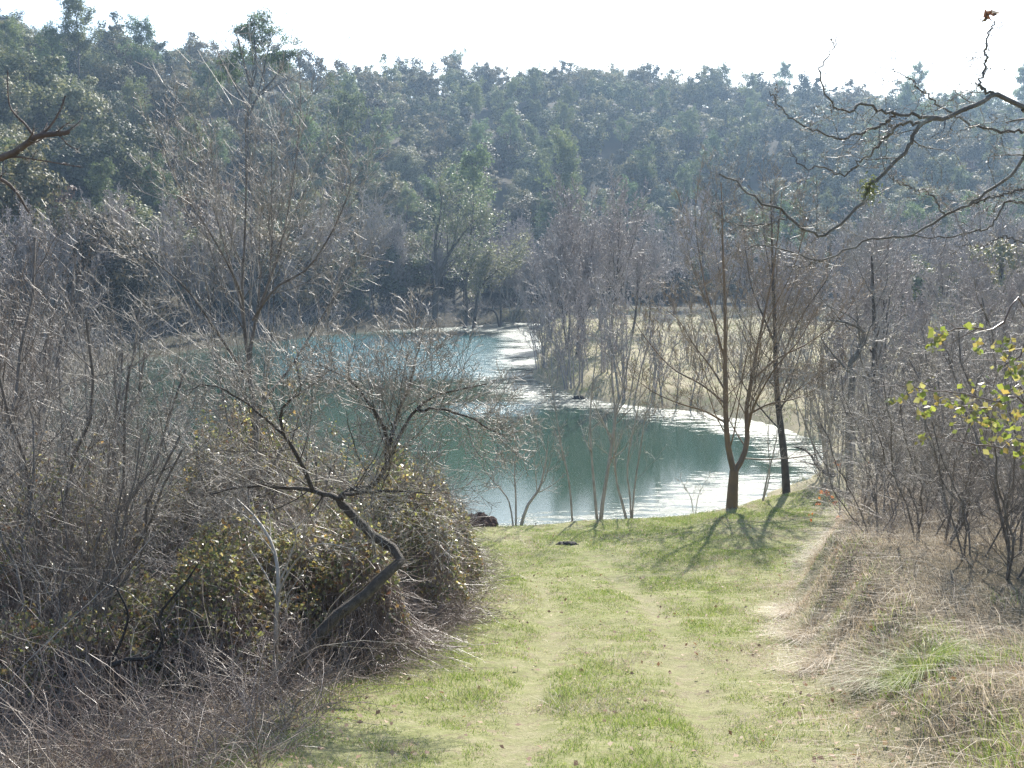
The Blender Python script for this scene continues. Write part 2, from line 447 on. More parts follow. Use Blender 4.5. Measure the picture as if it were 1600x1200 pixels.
def cards(c, size, nb=None, asp=0.55, bias=None, fold=0.25):
    """leaf-shaped folded quads at centres c; bias pulls the leaf normals towards a vector field"""
    K = len(c)
    ax = nrm(rng.normal(size=(K, 3)))
    nv = rng.normal(size=(K, 3))
    if bias is not None: nv = nv + bias
    nv = nrm(nv)
    ax = nrm(ax - nv * np.sum(ax * nv, -1, keepdims=True))
    sd = np.cross(nv, ax)
    sz = (size * rng.uniform(0.6, 1.3, K))[:, None]
    v = np.stack([c - ax * sz * 0.5, c + sd * sz * asp * 0.5 + nv * sz * fold * 0.5, c + ax * sz * 0.5, c - sd * sz * asp * 0.5 + nv * sz * fold * 0.5], 1)
    return v.reshape(-1, 3), np.arange(K * 4).reshape(-1, 4)

def blades(root, h, w, lean, segs=2):
    """grass blades: tapering strips bending towards lean (K,3)"""
    K = len(root)
    th = rng.random(K) * 6.28
    side = np.stack([np.cos(th), np.sin(th), np.zeros(K)], 1) * w[:, None] * 0.5
    up = np.array([0, 0, 1.0])
    vs = []
    for i in range(segs + 1):
        t = i / segs
        cpt = root + up * (h * t)[:, None] * (1 - 0.25 * t) + lean * (h * t * t)[:, None]
        ww = side * (1 - 0.85 * t)
        vs += [cpt - ww, cpt + ww]
    V = np.stack(vs, 1)
    m = 2 * (segs + 1)
    o = np.arange(K)[:, None] * m
    f = np.concatenate([np.stack([o[:, 0] + 2 * i, o[:, 0] + 2 * i + 1, o[:, 0] + 2 * i + 3, o[:, 0] + 2 * i + 2], 1) for i in range(segs)])
    return V.reshape(-1, 3), f

# ------------------------------------------------------------------ ground, water
def build_ground():
    a = np.concatenate([-np.geomspace(900, 14, 90), np.arange(-13.8, 14, 0.16), np.geomspace(14.1, 900, 90)])
    b = np.concatenate([np.linspace(-400, -12, 14), np.arange(-11, 4, 0.8), np.arange(4, 33, 0.14), np.geomspace(33.2, 330, 240), np.geomspace(340, 1600, 16)])
    X, Y = np.meshgrid(a, b)
    Z = land(X, Y)
    V = np.stack([X, Y, Z], -1).reshape(-1, 3)
    nx, ny = len(a), len(b)
    i = np.arange(ny - 1)[:, None] * nx + np.arange(nx - 1)[None, :]
    f = np.stack([i, i + 1, i + nx + 1, i + nx], -1).reshape(-1, 4)
    x, y = X.ravel(), Y.ravel()
    d = pond(x, y)
    worn = np.zeros(len(x))
    for s in (-0.75, 0.75):
        worn = np.maximum(worn, 0.24 * np.exp(-((x - xc(y) - s) / 0.24) ** 2) * sstep(24, 15, y))
    worn = np.maximum(worn, 0.45 * sstep(1.6, 0.2, d) * (y < 36))
    worn = np.maximum(worn, 0.35 * sstep(-1.2, 0.1, x - xb(y)))
    nn = 0.6 * vnoise(x, y, 0.8, 21)
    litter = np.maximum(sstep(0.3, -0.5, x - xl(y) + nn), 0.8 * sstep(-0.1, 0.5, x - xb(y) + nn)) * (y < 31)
    meadow = sstep(29, 33, y)
    uu = 800 + F * x / np.maximum(y, 20)
    bb = np.interp(uu, U_, B_)
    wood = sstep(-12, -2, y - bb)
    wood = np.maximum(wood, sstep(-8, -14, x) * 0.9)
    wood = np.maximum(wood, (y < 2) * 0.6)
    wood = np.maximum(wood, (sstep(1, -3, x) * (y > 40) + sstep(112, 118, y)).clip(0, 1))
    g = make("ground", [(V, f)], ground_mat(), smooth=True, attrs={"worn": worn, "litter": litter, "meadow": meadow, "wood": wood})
    tag(g, kind="structure")

def build_water():
    a = np.arange(-42, 22, 0.5); b = np.arange(26, 124, 0.5)
    X, Y = np.meshgrid(a, b); nx, ny = len(a), len(b)
    V = np.stack([X, Y, np.zeros_like(X)], -1).reshape(-1, 3)
    i = np.arange(ny - 1)[:, None] * nx + np.arange(nx - 1)[None, :]
    f = np.stack([i, i + 1, i + nx + 1, i + nx], -1).reshape(-1, 4)
    x, y = X.ravel(), Y.ravel()
    d = -pond(x, y)
    u = 800 + F * x / y
    # width of the ruffled strip along the near bank, the right-hand cove and the far right bank
    wd = np.interp(y, [28, 34, 40, 46, 60, 70, 90, 120], [3.6, 6.5, 6.0, 5.0, 5.0, 4.5, 5.0, 7.0])
    wd = np.where(y < 45, np.clip(2.3 + 0.30 * (x + 1.5), 2.1, 6.0), wd)
    side = sstep(-6.5, -1.0, x) * (y < 45) + (y >= 45) * sstep(-9, -2, x - np.interp(y, [45, 60, 120], [6, -0.5, 2]))
    side = np.where((y > 36) & (y < 44), sstep(7.0, 10.5, x), side)
    ruf = side * sstep(wd * 1.35, wd * 0.3, d) * (0.74 + 0.5 * vnoise(x, y, 3.0, 99))
    ruf = np.maximum(ruf, 0.9 * sstep(100, 108, y))
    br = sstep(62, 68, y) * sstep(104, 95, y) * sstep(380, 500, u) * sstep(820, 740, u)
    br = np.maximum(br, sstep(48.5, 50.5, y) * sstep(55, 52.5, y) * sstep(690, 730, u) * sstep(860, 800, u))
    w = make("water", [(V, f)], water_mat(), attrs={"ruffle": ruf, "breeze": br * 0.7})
    tag(w, kind="structure")

build_ground()
build_water()

# ------------------------------------------------------------------ tree kinds
def oak_geo(h, rw, ncl, per, leaf, seed_lean=0.0):
    """evergreen crown: uneven clumps through and around an egg-shaped volume"""
    c = nrm(rng.normal(size=(ncl, 3))) * (rng.random(ncl)[:, None] ** 0.33)
    lob = 1 + 0.28 * np.sin(c[:, 0:1] * 5 + rng.random() * 6) * np.cos(c[:, 1:2] * 4 + rng.random() * 6)
    c = c * lob * np.array([rw, rw, h * 0.42]) + np.array([0, 0, h * 0.56])
    c[:, 2] = np.maximum(c[:, 2], h * 0.12)
    cr = rng.uniform(0.45, 0.95, ncl) * rw * 0.38
    idx = np.repeat(np.arange(ncl), per)
    o = nrm(rng.normal(size=(ncl * per, 3))) * (rng.random(ncl * per)[:, None] ** 0.4)
    p = c[idx] + o * cr[idx][:, None] * np.array([1, 1, 0.75])
    cd = nrm(p - np.array([0, 0, h * 0.5]))
    return cards(p, leaf, bias=o * 1.5 + cd * 1.6 + np.array([0, 0, 0.3]), asp=0.75), c, cr

def oak_kind(h=7, rw=2.6, ncl=70, per=110, leaf=0.24, mat='oak', name="evergreen_oak", cat="tree"):
    g, c, cr = oak_geo(h, rw, ncl, per, leaf)
    r = thing(name, (0, 0, 0), "rounded dark green evergreen oak", cat)
    tr = resample([(0, 0, -0.4), (0.1, 0.05, h * 0.25), (-0.1, 0.15, h * 0.6), (0, 0, h * 0.85)], 8)[None]
    R = np.linspace(0.16, 0.04, 8)[None]
    lim, lR = grow(tr, R, 9, 0.15, 0.9, 50, 0.45, n=5, up=0.12, rr=0.6)
    make("trunk", [tubes(tr, R, 6), tubes(lim, lR, 4)], M['trunk'], r)
    make("crown", [g], M[mat], r)
    return Kind(r)

def pine_kind(h=11, spread=2.6, bare=0.35, tuft=0.34, nl=26, name="pine_tree", dens=1.0):
    r = thing(name, (0, 0, 0), "pale green pine", "tree")
    ph = rng.random() * 6
    tr = resample([(0, 0, -0.4), (0.25 * math.cos(ph), 0.2, h * 0.3), (-0.2, 0.2 * math.sin(ph), h * 0.65), (0.1, 0, h)], 12)[None]
    R = np.linspace(0.17, 0.03, 12)[None]
    lim, lR = grow(tr, R, nl, bare, 0.98, 55, spread / h * 0.95, n=6, up=0.13, rr=0.4, fall=0.3, jit=0.5)
    sub, sR = grow(lim, lR, 5, 0.3, 1.0, 40, 0.5, n=4, up=0.15, rr=0.5)
    ends = np.concatenate([sub[:, 1], sub[:, 2], sub[:, 3], lim[:, -1], lim[:, -2]])
    per = int(15 * dens)
    idx = np.repeat(np.arange(len(ends)), per)
    o = rng.normal(size=(len(idx), 3)) * np.array([0.26, 0.26, 0.17])
    p = ends[idx] + o
    make("trunk", [tubes(tr, R, 6), tubes(lim, lR, 4)], M['trunk'], r)
    make("crown", [tubes(sub, sR, 3), cards(p, tuft, asp=0.3, bias=np.array([0, 0, 0.6]))], M['pine'], r)
    return Kind(r)

def bare_geo(trunk, R, counts=(14, 9, 7, 6), ang=(32, 35, 38, 38), lr=(0.5, 0.42, 0.42, 0.5), t0=0.2, up=0.12, wig=0.1, rmin=0.012, rr=(0.5, 0.5, 0.55, 0.7)):
    l1 = grow(trunk, R, counts[0], t0, 0.97, ang[0], lr[0], n=7, up=up, wig=wig * 0.7, rr=rr[0], rmin=rmin)
    l2 = grow(*l1, counts[1], 0.15, 1.0, ang[1], lr[1], n=6, up=up * 0.7, wig=wig, rr=rr[1], rmin=rmin)
    l3 = grow(*l2, counts[2], 0.15, 1.0, ang[2], lr[2], n=5, up=up * 0.5, wig=wig * 1.3, rr=rr[2], rmin=rmin)
    out = [l1, l2, l3]
    if len(counts) > 3 and counts[3]:
        out.append(grow(*l3, counts[3], 0.15, 1.0, ang[3], lr[3], n=4, up=up * 0.3, wig=wig * 1.6, rr=rr[3], rmin=rmin))
    return out

def bare_kind(h=10, name="bare_tree", stems=1, lean=0.06, mt='twigp', mtr='trunk', tr_r=0.11, spread=1.0, **kw):
    r = thing(name, (0, 0, 0), "leafless tree", "tree")
    TT, RR = [], []
    for s in range(stems):
        th = rng.random() * 6.28; ln = lean * h * (1 + stems * 0.8)
        dx, dy = math.cos(th) * ln, math.sin(th) * ln
        hs = h * rng.uniform(0.75, 1.0); kn = 0.05 * h if 'shrub' in name else 0.008 * h
        TT.append(resample([(0.05 * s, 0, -0.3), (dx * 0.4 + kn * rng.normal(), dy * 0.4 + kn * rng.normal(), hs * 0.3), (dx * 0.55 + kn * rng.normal(), dy * 0.6 + kn * rng.normal(), hs * 0.5), (dx * 0.75, dy * 0.75, hs * 0.7), (dx, dy, hs)], 10, 0.03))
        RR.append(np.linspace(tr_r / (1 + 0.35 * (stems - 1)), 0.015, 10))
    T, R = np.array(TT), np.array(RR)
    ls = bare_geo(T, R, **kw)
    make("trunk", [tubes(T, R, 6), tubes(*ls[0], 4)], M[mtr], r)
    make("crown", [tubes(*l, 3) for l in ls[1:]], M[mt], r, smooth=True)
    return Kind(r)

OAKS = [oak_kind(7.0, 2.7, 75, 110, 0.22), oak_kind(6.2, 3.0, 80, 100, 0.22), oak_kind(7.6, 2.4, 70, 110, 0.22), oak_kind(5.6, 2.6, 65, 110, 0.21), oak_kind(6.8, 2.9, 85, 100, 0.21)]
OLIVES = [oak_kind(4.2, 1.9, 55, 100, 0.17, 'olive', "olive_green_bush", "bush"), oak_kind(5.2, 2.1, 55, 100, 0.19, 'olive', "olive_green_bush", "bush")]
RUSSET = [oak_kind(5.5, 1.9, 55, 70, 0.2, 'fleaf', "russet_oak", "tree")]
PINES = [pine_kind(11, 3.1, 0.45, nl=20), pine_kind(9.5, 3.0, 0.3, nl=24), pine_kind(12, 2.9, 0.55, nl=16)]
BARE = [bare_kind(10, counts=(16, 9, 7, 6)), bare_kind(9, counts=(15, 9, 7, 6), stems=2, lean=0.05), bare_kind(11, counts=(18, 9, 7, 5), lean=0.04),
        bare_kind(8, counts=(11, 8, 7, 6), stems=3, lean=0.07, mt='twigp', mtr='twig')]
PALE = [bare_kind(12, counts=(16, 8, 6, 4), mt='twigpale', mtr='twigpale', tr_r=0.12, name="pale_bare_tree"), bare_kind(10, counts=(14, 8, 6, 4), stems=2, mt='twigpale', mtr='twigpale', tr_r=0.11, name="pale_bare_tree")]

# ------------------------------------------------------------------ the wooded hill
def hillside():
    pts = []
    # jittered rows over the hill, seen part only
    y = 70.0
    while y < 330:
        st = 5.0 + y * 0.003
        for x in np.arange(-0.56 * y, 0.56 * y, st):
            px, py = x + rng.normal() * st * 0.32, y + rng.normal() * st * 0.32
            u = 800 + F * px / py
            b, r = np.interp(u, U_, B_), np.interp(u, U_, R_)
            if -60 < u < 1660 and b - 2 < py < r + 26:
                pts.append((px, py, u, b, r))
        y += st
    P = np.array(pts)
    z = land(P[:, 0], P[:, 1])
    d = pond(P[:, 0], P[:, 1])
    keep = d > 3
    P, z = P[keep], z[keep]
    order = np.argsort(P[:, 1])
    far = []; n_oak = 0; n_pine = 0; n_rus = 0
    for i in order:
        px, py, u, b, r = P[i]; loc = (px, py, z[i] - 0.2)
        s = rng.uniform(0.65, 1.25) * (1.3 if py < 125 else 1.0); sc = (s * rng.uniform(0.9, 1.15), s * rng.uniform(0.9, 1.15), s * rng.uniform(0.85, 1.1))
        k = rng.random()
        ub = int(np.clip(u // 200, 0, 7)); hb = 0 if py < b + 14 else (1 if py < b + 40 else (2 if py < b + 75 else 3))
        where = ["on the slope at the left edge", "left of the umbrella pine", "behind the umbrella pine", "above the far shore", "above the narrow channel", "straight above the forked tree", "behind the overhanging oak twigs", "behind the thick oak limb"][ub]
        lvl = ["at the hill foot", "low on the hill", "halfway up the hill", "high on the hill"][hb]
        big = ["small", "middling", "broad"][int(s > .8) + int(s > 1.05)]
        grove = vnoise(np.array([px]), np.array([py]), 25, 31)[0]
        if k < 0.10 + 0.5 * max(grove, 0) and py > b + 8 and py < r - 30 and n_pine < 120:
            n_pine += 1
            PINES[rng.integers(3)].put(loc, rng.random() * 6.28, rng.uniform(0.6, 0.95), f"feathery pale pine {lvl}, {where}", "pines scattered over the wooded hillside")
        elif k > 0.965 and n_rus < 26 and py > b + 6:
            n_rus += 1
            RUSSET[0].put(loc, rng.random() * 6.28, s * 0.9, f"{big} russet brown tree {lvl}, {where}", "russet trees on the hillside")
        elif n_oak < 285:
            n_oak += 1
            OAKS[rng.integers(5)].put(loc, rng.random() * 6.28, sc, f"{big} rounded evergreen oak {lvl}, {where}", "evergreen oaks on the lower hillside")
        else:
            far.append((loc, s, py))
    parts = []; tone = []
    protos = [oak_geo(6.4, 2.7, 44, 66, 0.3)[0] for _ in range(6)]
    for loc, s, py in far:
        V, f = protos[rng.integers(6)]
        th = rng.random() * 6.28; c_, s_ = math.cos(th), math.sin(th)
        Rm = np.array([[c_, -s_, 0], [s_, c_, 0], [0, 0, 1]])
        s = s * rng.uniform(0.75, 1.2)
        parts.append(((V * s * [1, 1, rng.uniform(.8, 1.25)]) @ Rm.T + np.array(loc), f)); tone.append(np.full(len(V), rng.random()))
    o = make("forest", parts, M['oakfar'], attrs={"tone": np.concatenate(tone)})
    tag(o, "dense evergreen oak wood covering the upper hillside up to the skyline", "forest", kind="stuff")
    print("hill", n_oak, n_pine, n_rus, len(far))
hillside()

def put(kind, u, Y, rz, s, label, group=None, dz=-0.1):
    b = base(u, Y); b[2] += dz
    return kind.put(tuple(b), rz, s, label, group)

# pines standing above the skyline
def skyline_pine(u, vtop, Y, kind, label):
    b = base(u, Y); top = at(u, vtop, Y)[2]
    h0 = {0: 11, 1: 9.5, 2: 12}[kind]
    s = (top - b[2]) / h0
    PINES[kind].put(tuple(b), rng.random() * 6, (min(s, 1.3), min(s, 1.3), s), label)
skyline_pine(125, 5, 150, 0, "tall pine breaking the skyline above the oaks at the upper left corner")
skyline_pine(225, 45, 165, 1, "broad pine on the left skyline between the corner pine and the umbrella pine")
skyline_pine(710, 92, 268, 1, "small lone pine poking above the middle of the ridge")
skyline_pine(1128, 108, 282, 0, "bushy pale pine standing on the ridge line left of the overhanging branch")
skyline_pine(1226, 102, 284, 2, "thin open pine on the ridge line directly behind the branch tip")
skyline_pine(1430, 104, 288, 2, "thin pine on the ridge line seen through the overhanging oak branches")
skyline_pine(1595, 112, 290, 1, "pine on the ridge line at the right edge of the photo")
skyline_pine(885, 235, 165, 1, "bright pale pine low on the middle of the hillside")
skyline_pine(740, 245, 140, 2, "tall narrow pale pine just above the trees of the far shore")
skyline_pine(545, 160, 150, 0, "pale pine on the left slope above the pale bare trees")

# the big umbrella pine
def umbrella_pine():
    Y = 96.0; b = base(400, Y)
    r = thing("umbrella_pine", tuple(b), "tall umbrella pine with a bare forked trunk and open crown against the sky", "tree")
    def q(u, v, dy=0): return at(u, v, Y + dy) - b
    st = [[(0, 0, -0.4), q(392, 330), q(388, 250), q(385, 190), q(392, 140), q(380, 95), q(372, 60)],
          [q(385, 190), q(402, 150, 0.5), q(412, 110, 1), q(420, 75, 1), q(425, 55, 1)],
          [q(392, 140), q(400, 110, -1), q(398, 70, -1), q(395, 48, -1)],
          [q(402, 150), q(430, 120, 0.5), q(445, 92, 0.5)], [q(385, 165), q(365, 130), q(358, 95)]]
    T = np.array([resample(s, 10) for s in st]); R = np.array([np.linspace(0.2, 0.05, 10)] + [np.linspace(0.09, 0.025, 10)] * 4)
    l1 = grow(T, R, 8, 0.55, 1, 45, 0.3, n=5, up=0.1)
    l1b = grow(T[1:], R[1:], 6, 0.4, 1, 55, 0.5, n=5, up=0.12)
    l2 = grow(*l1b, 5, 0.3, 1, 40, 0.5, n=4)
    ends = np.concatenate([l1b[0][:, -1], l2[0][:, -1], l2[0][:, -2], l1[0][T.shape[0] and 8:, -1]])
    idx = np.repeat(np.arange(len(ends)), 26)
    p = ends[idx] + rng.normal(size=(len(idx), 3)) * np.array([0.25, 0.25, 0.15])
    make("trunk", [tubes(T, R, 6), tubes(*l1, 4), tubes(*l1b, 4), tubes(*l2, 3)], M['trunk'], r)
    make("crown", [cards(p, 0.26, asp=0.3, bias=np.array([0, 0, 0.6]))], M['pine'], r)
umbrella_pine()

# ------------------------------------------------------------------ traced bare trees
def traced(name, label, cat, base_pt, stems, radii, rmin, mt, mtr, counts=(10, 6, 5), ang=(35, 35, 35), lr=(0.45, 0.4, 0.4), up=0.1, wig=0.1, t0=0.3, group=None, extra=None, rr=(0.45, 0.5, 0.6, 0.7), m=14, jit=0.0, bare=0):
    """stems: lists of world points; the thing stands at base_pt"""
    b = np.array(base_pt)
    r = thing(name, tuple(b), label, cat, group)
    T = np.array([resample([np.array(p) - b for p in s], m, jit) for s in stems])
    R = np.array([np.linspace(a, c, m) for a, c in radii])
    ls = bare_geo(T[bare:], R[bare:], counts=counts, ang=ang, lr=lr, t0=t0, up=up, wig=wig, rmin=rmin, rr=rr)
    make("trunk", [tubes(T, R, 8)] + [tubes(*ls[0], 4)], M[mtr], r, smooth=True)
    make("crown", [tubes(*l, 3) for l in ls[1:]], M[mt], r, smooth=True)
    return r, T, R, ls

def px(Y, pts):
    """picture points (u, v[, dY]) at distance Y"""
    return [at(p[0], p[1], Y + (p[2] if len(p) > 2 else 0)) for p in pts]

def bush_tufts(r, ls, n=1): pass

# the forked tree at the water's edge
b1 = base(1143, 28.6)
Y1 = 28.6
traced("forked_tree", "bare orange-brown tree with a trunk forking low, on the grassy point by the water", "tree", b1,
       [[b1 - [0, 0, .3]] + px(Y1, [(1145, 765), (1147, 735)]),
        px(Y1, [(1147, 738), (1138, 700), (1134, 650), (1133, 590), (1133, 520), (1132, 450), (1129, 370), (1127, 285)]),
        px(Y1, [(1147, 738), (1162, 712, .1), (1168, 680, .2), (1166, 640, .3), (1175, 590, .4), (1184, 540, .5), (1199, 470, .6), (1212, 400, .7), (1222, 300, .8)]),
        px(Y1, [(1168, 675, .2), (1176, 640, -.2), (1190, 610, -.5), (1215, 570, -.8), (1250, 530, -1), (1275, 480, -1.2)]),
        px(Y1, [(1133, 660), (1100, 642, -.3), (1060, 630, -.6), (1020, 612, -.9), (985, 585, -1)]),
        px(Y1, [(1133, 610), (1112, 575, .3), (1085, 540, .5), (1060, 500, .8), (1035, 480, 1)]),
        px(Y1, [(1133, 630), (1095, 600, .4), (1050, 575, .7), (1010, 530, 1), (985, 490, 1.2)]),
        px(Y1, [(1174, 595, .4), (1215, 560, .8), (1265, 535, 1.1), (1310, 500, 1.4), (1335, 470, 1.5)]),
        px(Y1, [(1166, 650, .3), (1200, 632, .1), (1245, 622, -.1), (1290, 600, -.3)]),
        px(Y1, [(1132, 560), (1115, 500, .2), (1100, 440, .3), (1090, 380, .4), (1085, 320, .4)]),
        px(Y1, [(1184, 540, .5), (1205, 490, .2), (1235, 430, 0), (1255, 370, 0), (1265, 330, 0)])],
       [(0.17, 0.12), (0.088, 0.012), (0.084, 0.012), (0.035, 0.006), (0.03, 0.006), (0.03, 0.006), (0.03, 0.007), (0.035, 0.007), (0.03, 0.006), (0.03, 0.006), (0.022, 0.005)],
       0.0032, 'twiggold', 'twigo', counts=(17, 8, 5, 3), ang=(42, 36, 34, 35), lr=(0.46, 0.40, 0.42, 0.45), rr=(0.26, 0.5, 0.6, 0.7), up=0.12, wig=0.07, t0=0.1, bare=1)
b2 = base(1230, 31.0); Y2 = 31.0
traced("straight_tree", "slim dark-trunked bare tree standing just behind and right of the forked tree", "tree", b2,
       [[b2 - [0, 0, .3]] + px(Y2, [(1226, 720), (1219, 660), (1213, 600), (1211, 520), (1208, 440), (1206, 370), (1204, 290)]),
        px(Y2, [(1213, 590), (1230, 540, .4), (1255, 490, .6), (1290, 440, .8), (1310, 400, .9)]),
        px(Y2, [(1212, 540), (1195, 500, .4), (1175, 450, .6), (1165, 390, .8), (1160, 330, .9)]),
        px(Y2, [(1216, 640), (1245, 610, -.4), (1280, 590, -.6), (1330, 560, -.8)])],
       [(0.13, 0.012), (0.035, 0.006), (0.035, 0.006), (0.025, 0.006)],
       0.0034, 'twiggold', 'trunk', counts=(16, 8, 5, 3), ang=(38, 34, 34, 35), lr=(0.36, 0.40, 0.42, 0.45), rr=(0.26, 0.5, 0.6, 0.7), up=0.12, wig=0.08, t0=0.25)

# saplings along the near edge of the pond
def sapling(label, u, Y, stems, rad0, counts=(7, 4, 3), mt='twig', **kw):
    b = base(u, Y)
    S = [[b - [0, 0, .15]] + px(Y, s) for s in stems]
    kw.setdefault('lr', (0.28, 0.4, 0.45))
    return traced("sapling", label, "sapling", b, S, [(r_, 0.005) for r_ in rad0], 0.0035, mt, 'twig', counts=counts, ang=(42, 38, 40), up=0.10, t0=0.3, wig=0.12,
                  group="saplings along the near bank of the pond", **kw)
sapling("twin-stemmed grey sapling with its taller stem forking, halfway along the near bank", 936, 28.3,
        [[(930, 780), (925, 720), (922, 660), (926, 600), (935, 520), (938, 440)],
         [(941, 790), (949, 740), (956, 690), (962, 650), (955, 590), (958, 520), (952, 430)],
         [(941, 790), (949, 740), (957, 690), (962, 648), (975, 600), (985, 540), (1000, 470)]], (0.045, 0.06, 0.055), counts=(10, 5, 4))
sapling("three thin curved stems from one foot, between the twin-stemmed sapling and the forked tree", 986, 28.8,
        [[(972, 785), (963, 750), (960, 700), (962, 640), (970, 580)], [(985, 780), (980, 740), (985, 690), (997, 640), (1003, 590), (1010, 540)],
         [(989, 790), (993, 750), (1001, 700), (1008, 650), (1022, 600), (1030, 540)]], (0.045, 0.03, 0.03), counts=(8, 4, 4))
sapling("single slender grey stem leaning left over the water, left of the twin-stemmed sapling", 896, 28.2,
        [[(892, 780), (886, 735), (876, 690), (868, 640), (860, 595), (850, 540)]], (0.032,), counts=(12, 5, 4))
sapling("sapling with one thick stem bent out to the right, nearest the leafy bramble mound", 806, 28.2,
        [[(822, 795), (842, 765), (850, 735), (855, 705), (857, 680)], [(806, 780), (804, 740), (806, 700), (800, 650)], [(797, 790), (785, 768), (765, 745), (745, 715), (725, 690)]], (0.05, 0.03, 0.025), counts=(10, 5, 5), lr=(0.5, 0.45, 0.5))
sapling("thin leaning stems beside the foot of the straight dark tree", 1190, 30.2,
        [[(1198, 750), (1208, 710), (1214, 680), (1222, 640)], [(1203, 740), (1200, 690), (1203, 650), (1212, 600)]], (0.03, 0.02), counts=(7, 4, 3))
sapling("low dry twiggy shoot at the water edge left of the forked tree", 1085, 29.3,
        [[(1090, 780), (1098, 760), (1110, 742)], [(1080, 780), (1070, 762), (1062, 745)]], (0.012, 0.012), counts=(6, 4, 3))

# copse of upright shoots right of the cove
def copse(u, Y, n, h, sp, label, seed_r=0.03, mt='twig', group=None, counts=(8, 5, 4), rmin=0.006):
    b = base(u, Y)
    S, Rd = [], []
    for k in range(n):
        th = rng.random() * 6.28; ln = rng.uniform(0.05, 0.32) * h; r0 = rng.random() * sp
        x0 = np.array([math.cos(th) * r0, math.sin(th) * r0, -0.2]); hh = h * rng.uniform(0.6, 1)
        S.append([b + x0, b + x0 + [math.cos(th) * ln * .3, math.sin(th) * ln * .3, hh * .4], b + x0 + [math.cos(th) * ln, math.sin(th) * ln, hh]])
        Rd.append((seed_r * rng.uniform(0.7, 1.4), 0.006))
    return traced("coppice", label, "coppice", b, S, Rd, rmin, mt, mt, counts=counts, ang=(30, 34, 36), lr=(0.3, 0.4, 0.4), up=0.12, t0=0.25, group=group, m=8)
copse(1310, 33.5, 14, 5.5, 0.7, "clump of many upright grey shoots at the right-hand end of the cove")
copse(1345, 38, 8, 6.5, 0.6, "taller clump of dark upright stems behind the shoots at the cove's end", seed_r=0.05, mt='twigp')
copse(1270, 45, 6, 4.5, 0.8, "sparse low shoots on the meadow behind the straight dark tree")
for u_, Y_, n_, h_, l_ in [(1400, 34, 9, 4.0, "grey shoots between the meadow-edge trunk and the lichened trees"), (1460, 40, 9, 4.5, "clump of grey shoots in the meadow behind the stout lichened trunk"), (1520, 36, 9, 4.2, "clump of grey shoots in the meadow under the leafy sprays"),
                       (1580, 44, 9, 5.0, "clump of grey shoots on the meadow at the right edge"), (1240, 56, 8, 4.5, "clump of shoots across the cove directly behind the straight dark tree"), (1150, 60, 8, 4.5, "clump of shoots on the meadow seen through the forked tree"),
                       (1430, 60, 9, 5.5, "far clump of shoots on the meadow right of the pale grey tree"), (1080, 66, 8, 4.5, "far clump of shoots on the meadow left of the forked tree")]:
    copse(u_, Y_, n_, h_, 1.1, l_, seed_r=0.035, group="clumps of grey shoots on the meadow", rmin=0.007)
# willows along the far right bank
ww = [(868, 62, 5, 7.0), (905, 58, 9, 6.5), (945, 60, 7, 7.5), (980, 54, 9, 6.5), (1015, 53, 5, 5.5), (1055, 52, 4, 4.5), (850, 68, 8, 6.5)]
wl = ["leftmost grey willow clump on the spit, right against the narrow water", "bushy grey willow clump beside the dark rock in the water", "tall willow clump behind the twin-stemmed sapling",
      "dense willow clump on the spit between the twin-stemmed sapling and the forked tree", "thin willow clump at the meadow edge left of the forked tree",
      "low sparse willow clump at the meadow edge just left of the forked trunk", "willow clump farthest up the narrow channel on its right bank"]
for (u, Y, n, h), l in zip(ww, wl):
    copse(u, Y, n, h, 1.0, l, seed_r=0.04, mt='twigp', group="willow clumps on the far right bank", counts=(9, 6, 5), rmin=0.009)

# purple-grey bare trees, by place
ORD = "leftmost second third fourth fifth sixth seventh eighth ninth tenth eleventh twelfth thirteenth fourteenth fifteenth sixteenth seventeenth eighteenth".split()
def row(kinds, specs, label, group):
    specs = sorted(specs); n = len(specs)
    for i, (u, Y, s) in enumerate(specs):
        j = n - 1 - i
        w = (ORD[i] if i == 0 else ORD[i] + " from left,") if i <= j else ("rightmost" if j == 0 else ORD[j] + " from right,")
        put(kinds[rng.integers(len(kinds))], u, Y, rng.random() * 6.28, s * rng.uniform(0.92, 1.08), w + " " + label, group)
row(BARE[:3], [(885, 74, 1.0), (915, 80, 1.15), (950, 77, 1.05), (985, 84, .95), (860, 88, 1.0), (935, 92, 1.2), (1010, 90, 0.9), (900, 70, .85)],
    "tall purplish bare tree of the thicket beside the narrow water", "purplish bare trees on the spit")
row(BARE, [(u, Y, s) for u, Y, s in zip(np.linspace(800, 1640, 34), 112 + 14 * rng.random(34), 0.85 + 0.35 * rng.random(34))],
    "purplish bare tree of the belt at the meadow's back", "bare trees in the belt behind the meadow")
row(BARE, [(u, Y, s) for u, Y, s in zip(np.linspace(1230, 1620, 12), 60 + 30 * rng.random(12), 0.65 + 0.25 * rng.random(12))],
    "grey leafless tree standing on the meadow's right side", "bare trees on the right of the meadow")
row(BARE, [(u, Y, s) for u, Y, s in zip(np.linspace(1290, 1650, 11), 40 + 16 * rng.random(11), 0.5 + 0.2 * rng.random(11))],
    "slim grey leafless tree of the near meadow edge", "slim bare trees at the near meadow edge")
